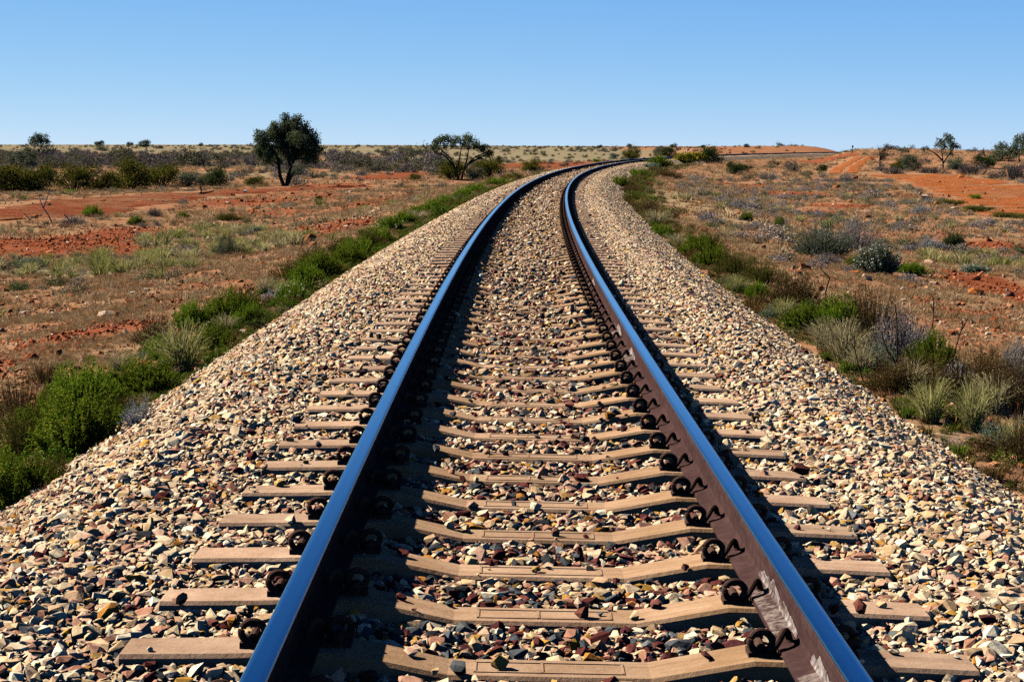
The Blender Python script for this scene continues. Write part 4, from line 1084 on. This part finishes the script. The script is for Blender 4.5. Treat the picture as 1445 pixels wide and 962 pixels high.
# ---- dead stems standing in the right-hand scrub, and dead limbs lying about
def stalk(name, px, py, pts, r, label, matn='dark', tuft=0, seed=1, cat='dead stem'):
    """a dead stem given by pixel offsets from its foot"""
    g = np.random.default_rng(seed); p = at(px, py); k = m_per_px(p)
    paths, rr = [], []
    for line in pts:
        P = bez([(x * k, g.normal(0, .02) * y * k, y * k) for x, y in line], 12); paths.append(P); rr.append(np.linspace(r, r * .55, 12) * k)
    if tuft:
        e = paths[0][-1]
        for i in range(tuft):
            d = unit(g.normal(size=3) * .35 + np.array([0, 0, 1.0])); q = e - np.array([0, 0, g.uniform(0, 10) * k])
            paths.append(bez([q, q + d * 8 * k + g.normal(0, 1.0 * k, 3), q + d * 15 * k + g.normal(0, 3 * k, 3)], 12)); rr.append(np.linspace(r * .35, r * .15, 12) * k)
    V, Q = tubes(paths, rr, 5)
    root = bpy.data.objects.new(name, None); COL.objects.link(root); root.location = (p[0], p[1], p[2] - .02)
    tag(root, label, cat)
    link('stem', mesh_np('stem', V, Q, TWIG[matn]), root)
stalk('dead_shrub', 1165, 424, [[(0, 0), (0, 12), (3, 26), (5, 33), (-2, 40), (-8, 48)]], 1.3, 'single kinked dark stem on stony ground behind the brown shrub')
stalk('dead_shrub', 1222, 545, [[(0, 0), (-8, 22), (-16, 52), (-18, 76)]], 1.2, 'leaning dead stem rising out of the straw tussock', seed=2)
stalk('dead_shrub', 1264, 530, [[(0, 0), (1, 40), (0, 80), (-3, 104)], [(0, 20), (-14, 42), (-22, 66)]], 1.4, 'upright forked dead stem in the big lilac brush', seed=3)
stalk('dead_shrub', 1302, 512, [[(0, 0), (6, 30), (14, 62), (14, 82)]], 1.2, 'dead stem with a wispy grey head right of the forked one', 'dark', 10, 4)
stalk('dead_shrub', 1344, 510, [[(0, 0), (5, 24), (11, 46), (14, 60)], [(11, 46), (17, 56), (20, 64)]], 1.1, 'farthest right dead stem with a split tip beside the deep green shrub', 'dark', 5, 5)
stalk('dead_shrub', 1240, 520, [[(0, 0), (-2, 30), (-10, 60)]], .9, 'short thin dead stem left of the forked one', seed=6)
stalk('dead_branch', 74, 316, [[(0, 0), (-6, 14), (-14, 26), (-18, 42)], [(-12, 24), (-8, 34), (-4, 44)]], 1.1, 'pale bent dead branch sticking up from the dark branch heap', 'grey', 0, 7, 'dead branch')
stalk('dead_branch', 100, 314, [[(0, 0), (-4, 6), (-9, 12)]], 1.6, 'short bleached log end leaning by the orange rock', 'grey', 0, 8, 'dead branch')
stalk('dead_branch', 44, 310, [[(0, 0), (-5, 4), (-10, 9)]], 1.0, 'short grey stick left of the dark branch heap', 'grey', 0, 9, 'dead branch')
stalk('dead_branch', 278, 275, [[(0, 0), (6, 5), (4, 14)], [(4, 2), (16, 4), (24, 6)]], 1.6, 'black charred branch lying on the edge of the red road', 'dark', 0, 10, 'dead branch')

# ------------------------------------------------------------------ rocks one can tell apart
M_ROCK_O = mat_plain('rock_orange', (.30, .085, .022), (.52, .20, .070), 9, .9, .02, True)
M_ROCK_P = mat_plain('rock_pale', (.34, .23, .16), (.60, .46, .34), 9, .9, .02, True)
M_ROCK_W = mat_plain('rock_white', (.50, .45, .38), (.72, .68, .60), 9, .9, .02, True)
M_ROCK_D = mat_plain('rock_dark_red', (.09, .030, .024), (.18, .065, .05), 9, .9, .02, True)
M_ROCK_B = mat_plain('rock_blue_grey', (.045, .050, .056), (.10, .11, .12), 12, .85, .01, True)
M_ROCK_OC = mat_plain('rock_ochre', (.30, .17, .045), (.50, .32, .11), 12, .85, .01, True)
def rock(px, py, w, hf, mat, label, seed):
    p = at(px, py); k = m_per_px(p)
    o = link('rock', rock_mesh(500 + seed, mat, .8, 16))
    o.location = (p[0], p[1] + .3 * w * k, p[2] + .22 * w * k * hf); o.scale = (w * k, w * k, w * k * hf * 1.2); o.rotation_euler = (0, 0, seed * 1.3)
    tag(o, label, 'rock', 'loose rocks on the plain')
for i, a in enumerate([(148, 448, 30, .5, M_ROCK_P, 'flat pale rock, biggest on the stubble left of the bright shrubs'), (200, 436, 16, .7, M_ROCK_O, 'orange rock just right of the flat pale one'), (206, 411, 11, .7, M_ROCK_P, 'small pale rock behind the orange one'),
        (104, 437, 15, .5, M_ROCK_O, 'reddish flat stone left of the flat pale rock'), (188, 415, 9, .6, M_ROCK_W, 'whitish pebble-like rock among stubble'), (252, 404, 13, .5, M_ROCK_O, 'orange stone before the olive hedge'),
        (75, 443, 9, .6, M_ROCK_W, 'small white rock on the stubble'), (437, 341, 24, .7, M_ROCK_O, 'bright orange boulder above the olive hedge'), (452, 344, 9, .8, M_ROCK_O, 'small orange rock touching the bright boulder'),
        (372, 375, 14, .6, M_ROCK_O, 'orange rock on the bank left of the olive hedge'), (357, 369, 10, .5, M_ROCK_O, 'flat orange rock on the bank beside another'), (335, 271, 8, .8, M_ROCK_D, 'dark red rock at the far end of the red road'), (346, 272, 7, .7, M_ROCK_W, 'white rock beside the dark red one'),
        (402, 281, 10, .7, M_ROCK_O, 'orange rock below the big dark tree'), (232, 287, 9, .5, M_ROCK_D, 'long dark red rock on the red road edge'), (104, 312, 10, .8, M_ROCK_O, 'orange rock at the end of the dead branch heap'), (170, 320, 6, .8, M_ROCK_O, 'small orange rock in the grass belt'),
        (270, 406, 8, .6, M_ROCK_P, 'pale stone on the path before the olive hedge'), (197, 398, 8, .6, M_ROCK_P, 'pale stone behind the small pale rock'),
        (1181, 266, 13, .6, M_ROCK_O, 'vivid orange rock in the middle of the plain'), (1122, 267, 10, .5, M_ROCK_O, 'small orange rock left of the vivid orange one'), (1306, 283, 18, .7, M_ROCK_P, 'pale angular rock, largest of the cluster by the near road verge'), (1322, 289, 12, .7, M_ROCK_O, 'orange rock beside the pale angular one'),
        (1344, 296, 14, .6, M_ROCK_P, 'pale rock below the orange one on the verge slope'), (1358, 252, 12, .8, M_ROCK_O, 'orange rock on the far edge of the orange road'), (1208, 388, 18, .6, M_ROCK_O, 'bright orange rock at the foot of the white flowered bush'),
        (1288, 410, 14, .8, M_ROCK_O, 'orange tooth-shaped rock on the stubble'), (1328, 418, 14, .5, M_ROCK_O, 'flat orange rock right of the tooth-shaped one'), (1378, 416, 20, .7, M_ROCK_O, 'large rust rock at the edge of the red patch'), (1424, 418, 16, .6, M_ROCK_D, 'dark rust rock inside the red patch'),
        (1317, 400, 10, .4, M_ROCK_P, 'pale flat stone behind the orange rocks'), (1360, 430, 9, .6, M_ROCK_O, 'small orange stone below the large rust rock'), (1275, 425, 8, .7, M_ROCK_W, 'white stone near the wispy dead stem'), (1392, 465, 9, .7, M_ROCK_P, 'pale stone on the stubble right of the dead stems'),
        (1208, 254, 12, .8, M_ROCK_D, 'dark rock by the foot of the two-rut track'), (1138, 262, 6, .8, M_ROCK_P, 'pale rock between the two orange ones')]):
    rock(*a, i + 1)
def stone_on_sleeper(k, t, w, mat, label, seed, dy=0.0):
    z = float(np.interp(abs(t), [0, .30, .60, .95], [-.238, -.238, -.178, -.186]))
    p = track_pt(S_FIRST + SP_SL * k + dy, t, z)
    o = link('loose_stone', rock_mesh(700 + seed, mat, .8, 14)); o.location = (p[0], p[1], p[2] + w * .33); o.scale = (w, w, w * .95); o.rotation_euler = (.1, .2, seed)
    tag(o, label, 'stone', 'loose stones lying on sleepers')
stone_on_sleeper(0, -.15, .060, M_ROCK_OC, 'ochre stone lying on the lowest whole sleeper', 1, -.02)
stone_on_sleeper(0, -.27, .066, M_ROCK_B, 'dark blue grey stone left of the ochre one on a sleeper', 2, -.085)
stone_on_sleeper(1, .12, .058, M_ROCK_D, 'maroon stone on the second sleeper up from the bottom edge', 3, -.03)
stone_on_sleeper(2, -.02, .042, M_ROCK_OC, 'small tan stone on the third sleeper up from the bottom edge', 4, -.02)
stone_on_sleeper(1, 1.03, .075, M_ROCK_D, 'dark red stone against a sleeper beyond the inner rail', 5, -.12)
stone_on_sleeper(5, 1.24, .075, M_ROCK_D, 'dark red stone at a sleeper end beyond the inner rail', 6, -.05)

# ------------------------------------------------------------------ far posts
M_WHITE = mat_plain('post_white_paint', (.70, .70, .68), (.82, .82, .80), 12, .6, .001)
M_REDP = mat_plain('post_red_paint', (.40, .03, .02), (.50, .05, .03), 12, .6, .001)
M_STEEL = mat_plain('post_dark_steel', (.05, .055, .07), (.10, .105, .12), 12, .5, .001)
def box_vf(c, sz):
    c = np.array(c); h = np.array(sz) / 2
    V = np.array([(sx, sy, sz_) for sz_ in (-1, 1) for sx, sy in ((-1, -1), (1, -1), (1, 1), (-1, 1))]) * h + c
    return V, np.array([(3, 2, 1, 0), (4, 5, 6, 7), (0, 1, 5, 4), (1, 2, 6, 5), (2, 3, 7, 6), (3, 0, 4, 7)])
def post(name, px, py, label, cat):
    p = at(px, py); root = bpy.data.objects.new(name, None); COL.objects.link(root); root.location = p; tag(root, label, cat); return root, m_per_px(p)
r, k = post('marker_post', 970, 217.5, 'small white trackside marker post with a red plate by the far bend', 'marker post')
V, Q = box_vf((0, 0, 2.6 * k), (1.0 * k, 1.0 * k, 5.2 * k)); link('post', mesh_np('post', V, Q, M_WHITE), r)
V, Q = box_vf((1.2 * k, -.7 * k, 5.6 * k), (3.4 * k, .3 * k, 1.6 * k)); link('plate', mesh_np('plate', V, Q, M_REDP), r)
r, k = post('signal_post', 1203, 216.5, 'thin dark signal post on the skyline above the two-rut track', 'signal')
V, Q = tubes([[(0, 0, 0), (0, 0, 4 * k), (0, 0, 9.5 * k)]], [[.45 * k, .45 * k, .4 * k]], 8); link('post', mesh_np('post', V, Q, M_STEEL), r)
V, Q = box_vf((0, -.3 * k, 9.4 * k), (2.2 * k, 1.0 * k, 2.8 * k)); link('signal_head', mesh_np('signal_head', V, Q, M_STEEL), r)

# ------------------------------------------------------------------ stuff nobody could count
def field(n, d0, d1, u0, u1, g, power=1.0):
    """points over a wedge of ground, even per area"""
    D = np.sqrt(g.uniform(d0 ** 2, d1 ** 2, n)); u = g.uniform(u0, u1, n)
    return u * D, D
def off_track(X, Y, m=3.4):
    return np.abs(X - Xc(Y)) > m
ROADPT = []
for pts, hw in (([(-60, 312), (40, 302), (120, 291), (200, 282), (280, 274), (380, 268), (470, 264)], 4.4), ([(1278, 247), (1330, 254), (1390, 265), (1445, 279), (1560, 312)], 5.0), ([(1188, 246), (1194, 238), (1208, 228), (1222, 221)], 2.0)):
    P = np.array([at(*p)[:2] for p in pts])
    for a, b in zip(P[:-1], P[1:]): ROADPT.append((a, b, hw))
def off_road(X, Y):
    ok = np.ones(len(X), bool); q = np.stack([X, Y], -1)
    for a, b, hw in ROADPT:
        d = b - a; t = np.clip(((q - a) @ d) / (d @ d), 0, 1); ok &= np.linalg.norm(q - a - t[:, None] * d, axis=1) > hw
    return ok
def put(name, protos, X, Y, size, tint, label, cat, g, sink=.0, hz=None, tilt=.12, on=ground_z):
    n = len(X); Z = on(X, Y) - sink * size
    R3 = np.stack([g.normal(0, tilt, n), g.normal(0, tilt, n), g.uniform(0, 6.283, n)], -1)
    S3 = np.stack([size, size, size * (hz if hz is not None else 1.0)], -1)
    return scatter(name, protos, np.stack([X, Y, Z], -1), R3, S3, tint, label, cat)
# small stones strewn over the soil
g = np.random.default_rng(77)
Xs, Ys, Sz, Cl = [], [], [], []
for n, d0, d1, s in ((54000, 5, 32, .038), (46000, 30, 75, .058), (28000, 70, 190, .10)):
    X, Y = field(n, d0, d1, -.45, .45, g)
    c = cover(X, Y)
    w = .28 + .5 * (wav(X, Y, 3.5, 0) > .1) * 1.0 + .9 * (c[:, 0] > .45) - .25 * (c[:, 1] > .4) - .15 * (c[:, 2] > .5)
    k = off_track(X, Y, 3.3) & (g.uniform(0, 1, n) < w) & (off_road(X, Y) | (g.uniform(0, 1, n) < .6))
    X, Y, c = X[k], Y[k], c[k]
    Xs.append(X); Ys.append(Y); Sz.append(s * np.exp(g.normal(0, .45, len(X))))
    pal = np.array([(.40, .14, .055), (.46, .22, .11), (.33, .10, .045), (.50, .32, .21), (.24, .085, .05), (.55, .42, .31), (.42, .17, .08)])
    cc = pal[g.integers(0, len(pal), len(X))] * g.uniform(.8, 1.15, (len(X), 1))
    rd = np.array([(.34, .085, .033), (.26, .06, .025), (.44, .15, .07)])[g.integers(0, 3, len(X))]
    Cl.append(np.where((c[:, 0] > .5)[:, None] & (g.uniform(0, 1, len(X)) < .75)[:, None], rd, cc))
put('rubble', ROCKS, np.concatenate(Xs), np.concatenate(Ys), np.concatenate(Sz), np.concatenate(Cl), 'red and orange stones strewn over the plain on both sides of the track', 'rubble', g, -.12, .8, .5)

M_GN = {'straw': mat_leaf('stubble_blade', [(0, (.55, .5, .42)), (.6, (.9, .88, .8)), (1, (1.2, 1.2, 1.15))], .25, tint=True),
        'herb': mat_leaf('herb_leaf', [(0, (.5, .5, .5)), (.6, (.9, .9, .9)), (1, (1.4, 1.4, 1.4))], .15, tint=True)}
def stub_mesh(seed, n=34, H=.5, w=.012):
    me_ = tussock_mesh(seed, n, H, w, .35, .3, False); me_.materials[0] = M_GN['straw']; me_.name = 'stubble_%d' % seed; return me_
STUB = [stub_mesh(200 + i) for i in range(5)]
TUSS = []
for i in range(3):
    m_ = tussock_mesh(210 + i, 90, .62, .016, .22, .5, True); m_.materials[0] = M_GN['straw']; m_.name = 'tuft_%d' % i; TUSS.append(m_)
HERB = []
for i in range(4):
    l_, s_ = bush_meshes(230 + i, .6, 10, 46, .10, .045, .13); l_.materials[0] = M_GN['herb']; l_.name = 'herb_%d' % i; HERB.append(l_)
def tints(n, pal, g, v=.18):
    pal = np.array(pal); return pal[g.integers(0, len(pal), n)] * g.uniform(1 - v, 1 + v, (n, 1))
# dry stubble
Xs, Ys, Sz = [], [], []
for n, d0, d1, s in ((74000, 5, 30, .10), (76000, 28, 62, .16), (56000, 60, 150, .30), (44000, 140, 420, .55)):
    X, Y = field(n, d0, d1, -.45, .45, g); c = cover(X, Y)
    w = .14 + .72 * ss(-.30, .45, wav(X, Y, 2.6, 2) + .5 * wav(X, Y, 9, 1)) - .95 * ss(.40, .85, c[:, 0]) - .35 * (c[:, 2] > .6)
    k = off_track(X, Y, 3.45) & off_road(X, Y) & (g.uniform(0, 1, n) < w)
    Xs.append(X[k]); Ys.append(Y[k]); Sz.append(s * np.exp(g.normal(0, .35, k.sum())))
X, Y, S_ = np.concatenate(Xs), np.concatenate(Ys), np.concatenate(Sz)
put('dry_grass', STUB, X, Y, S_, tints(len(X), [(.50, .34, .20), (.43, .27, .155), (.57, .43, .28), (.39, .21, .115)], g), 'short dry tan grass stubble covering the plain', 'grass', g)
# pale grass belts (taller)
Xs, Ys, Sz = [], [], []
for n, d0, d1, s in ((13500, 30, 130, .42),):
    X, Y = field(n, d0, d1, -.44, .44, g); c = cover(X, Y)
    k = off_track(X, Y, 5) & off_road(X, Y) & (g.uniform(0, 1, n) < (c[:, 1] > .35) * .8 + .035 * (c[:, 0] < .4))
    Xs.append(X[k]); Ys.append(Y[k]); Sz.append(s * np.exp(np.clip(g.normal(0, .3, k.sum()), -.6, .45)))
X, Y, S_ = np.concatenate(Xs), np.concatenate(Ys), np.concatenate(Sz)
put('pale_grass', TUSS, X, Y, S_, tints(len(X), [(.58, .52, .25), (.48, .47, .18), (.66, .58, .34), (.36, .38, .12)], g), 'pale yellow green grass belts standing on the plain', 'grass', g)
# weeds filling the two strips along the ballast foot
D = np.concatenate([g.uniform(4, 60, 1750), g.uniform(60, 240, 1900)]); sd = g.choice([-1, 1], len(D)); t = sd * (3.12 + np.abs(g.normal(0, .5, len(D))))
X = Xc(D) + t; S_ = np.where(D < 60, .17, .40) * np.exp(g.normal(0, .35, len(D)))
tw = tints(len(X), [(.13, .15, .03), (.21, .165, .055), (.12, .19, .025), (.30, .27, .12), (.17, .105, .045)], g)
tw = np.where(((sd < 0) & (g.uniform(0, 1, len(X)) < .6))[:, None], tints(len(X), [(.11, .20, .02), (.15, .22, .03), (.16, .18, .035)], g), tw)
put('trackside_weeds', HERB + TUSS, X, D, S_, tw, 'mixed low weeds filling the strips along both ballast feet', 'weeds', g, .03, .85, on=surf_z)
# grey and lilac herbs over the right-hand plain
X, Y = field(9000, 36, 170, .085, .44, g); c = cover(X, Y)
k = off_track(X, Y, 5) & off_road(X, Y) & (c[:, 0] < .5) & (c[:, 2] < .5) & (g.uniform(0, 1, len(X)) < .15 + .85 * ss(-.1, .5, wav(X, Y, 14, 3)))
X, Y = X[k], Y[k]; S_ = .36 * np.exp(g.normal(0, .4, len(X)))
put('low_herbs', HERB, X, Y, S_, tints(len(X), [(.40, .34, .36), (.34, .30, .32), (.44, .36, .31), (.28, .28, .20), (.42, .32, .22), (.20, .21, .11)], g), 'low lilac and grey herbs spread over the plain inside the bend', 'herbs', g, .04, .7)
# scattered low growth on the left plain
X, Y = field(4000, 32, 150, -.44, -.02, g); c = cover(X, Y)
k = off_track(X, Y, 6) & off_road(X, Y) & (c[:, 0] < .5) & (g.uniform(0, 1, len(X)) < .12 + .6 * ss(0, .6, wav(X, Y, 16, 1)))
X, Y = X[k], Y[k]; S_ = .34 * np.exp(g.normal(0, .4, len(X)))
put('low_herbs', HERB, X, Y, S_, tints(len(X), [(.34, .30, .25), (.22, .22, .11), (.37, .33, .31), (.15, .19, .07), (.36, .28, .17)], g), 'low grey green herbs scattered over the plain outside the bend', 'herbs', g, .04, .7)
# far scrub
Xs, Ys, Sz, Tn = [], [], [], []
for n, d0, d1, u0, u1, s, pal in ((1350, 230, 620, -.44, -.035, 2.5, [(.22, .18, .18), (.19, .165, .16), (.25, .21, .20), (.16, .16, .10), (.18, .17, .10)]), (260, 150, 300, -.30, -.035, 1.2, [(.24, .20, .19), (.20, .19, .13), (.30, .26, .22)]), (1300, 600, 2600, -.30, .10, 2.6, [(.16, .165, .11), (.19, .17, .14)]),
                                  (70, 210, 420, .19, .30, 1.5, [(.20, .17, .17), (.16, .16, .10)]), (380, 150, 700, -.03, .15, 1.2, [(.20, .18, .11), (.26, .21, .16), (.14, .16, .07)]), (900, 140, 450, -.30, .30, .8, [(.28, .22, .16), (.18, .17, .09), (.32, .28, .25)])):
    X, Y = field(n, d0, d1, u0, u1, g); c = cover(X, Y)
    k = off_track(X, Y, 9) & off_road(X, Y) & ~((np.abs(X / Y) < .2) & (Y < 210) & (np.abs(X / Y) > .19)) & (g.uniform(0, 1, n) < .25 + .75 * ss(-.4, .4, wav(X, Y, 60, 2)))
    Xs.append(X[k]); Ys.append(Y[k]); Sz.append(s * np.exp(g.normal(0, .35, k.sum()))); Tn.append(tints(k.sum(), pal, g))
put('far_scrub', HERB, np.concatenate(Xs), np.concatenate(Ys), np.concatenate(Sz), np.concatenate(Tn), 'purple grey scrub thinning out towards the skyline', 'scrub', g, .06, .8)

# ------------------------------------------------------------------ light
SUN_EL = 40.0; SUN_AZ_FROM_LEFT = 20.0     # the sun stands to the left, a little ahead of the camera
sv = Vector((-math.cos(rad(SUN_AZ_FROM_LEFT)) * math.cos(rad(SUN_EL)), math.sin(rad(SUN_AZ_FROM_LEFT)) * math.cos(rad(SUN_EL)), math.sin(rad(SUN_EL))))
sl = bpy.data.lights.new('sun', 'SUN'); sl.energy = 5.0; sl.angle = rad(.53); sl.color = (1.0, .91, .775)
so = bpy.data.objects.new('sun', sl); COL.objects.link(so); so.rotation_euler = sv.to_track_quat('Z', 'Y').to_euler(); so.location = (-20, 10, 30)
w = bpy.data.worlds.new('World'); scene.world = w; w.use_nodes = True
nt = w.node_tree; bg = nt.nodes['Background']
sky = nt.nodes.new('ShaderNodeTexSky'); sky.sky_type = 'NISHITA'; sky.sun_disc = False
sky.sun_elevation = rad(SUN_EL); sky.sun_rotation = math.atan2(sv.x, sv.y)
sky.altitude = 0; sky.air_density = 0.32; sky.dust_density = 0.0; sky.ozone_density = 2.5
# grade of the clear, deep desert sky: flatter near the horizon, much deeper overhead (as the dark blue rails mirror it)
sp = N(nt, 'ShaderNodeSeparateColor'); nt.links.new(sky.outputs[0], sp.inputs[0])
gr = N(nt, 'ShaderNodeCombineColor')
for k, (pw, ml) in enumerate(((.97, .655), (.55, 1.42), (.12, 4.00))):
    nt.links.new(math_n(nt, 'MULTIPLY', math_n(nt, 'POWER', sp.outputs[k], pw), ml), gr.inputs[k])
tc = N(nt, 'ShaderNodeTexCoord'); sz = N(nt, 'ShaderNodeSeparateXYZ'); nt.links.new(tc.outputs['Generated'], sz.inputs[0])
deep = ramp(nt, sz.outputs[2], [(0, (1, 1, 1)), (.085, (.97, .97, .97)), (.20, (.50, .50, .50)), (.45, (.15, .15, .15)), (1, (.10, .10, .10))])
nt.links.new(mixc(nt, 1.0, gr.outputs[0], deep, 'MULTIPLY'), bg.inputs['Color']); bg.inputs['Strength'].default_value = .10

# ------------------------------------------------------------------ camera
cam = bpy.data.cameras.new('camera'); cam.sensor_width = 36; cam.lens = F_PX / 1445 * 36; cam.clip_end = 20000; cam.clip_start = .1
co = bpy.data.objects.new('camera', cam); COL.objects.link(co); co.location = (0, 0, CAM_H); co.rotation_euler = (math.pi / 2 - PITCH, 0, 0)
scene.camera = co
vs = scene.view_settings; vs.view_transform = 'Standard'; vs.look = 'None'; vs.gamma = 1; vs.exposure = .86; vs.use_curve_mapping = False
cy = scene.cycles
cy.max_bounces = 5; cy.diffuse_bounces = 0; cy.glossy_bounces = 3; cy.transmission_bounces = 3; cy.transparent_max_bounces = 4
cy.caustics_reflective = False; cy.caustics_refractive = False; cy.use_denoising = False
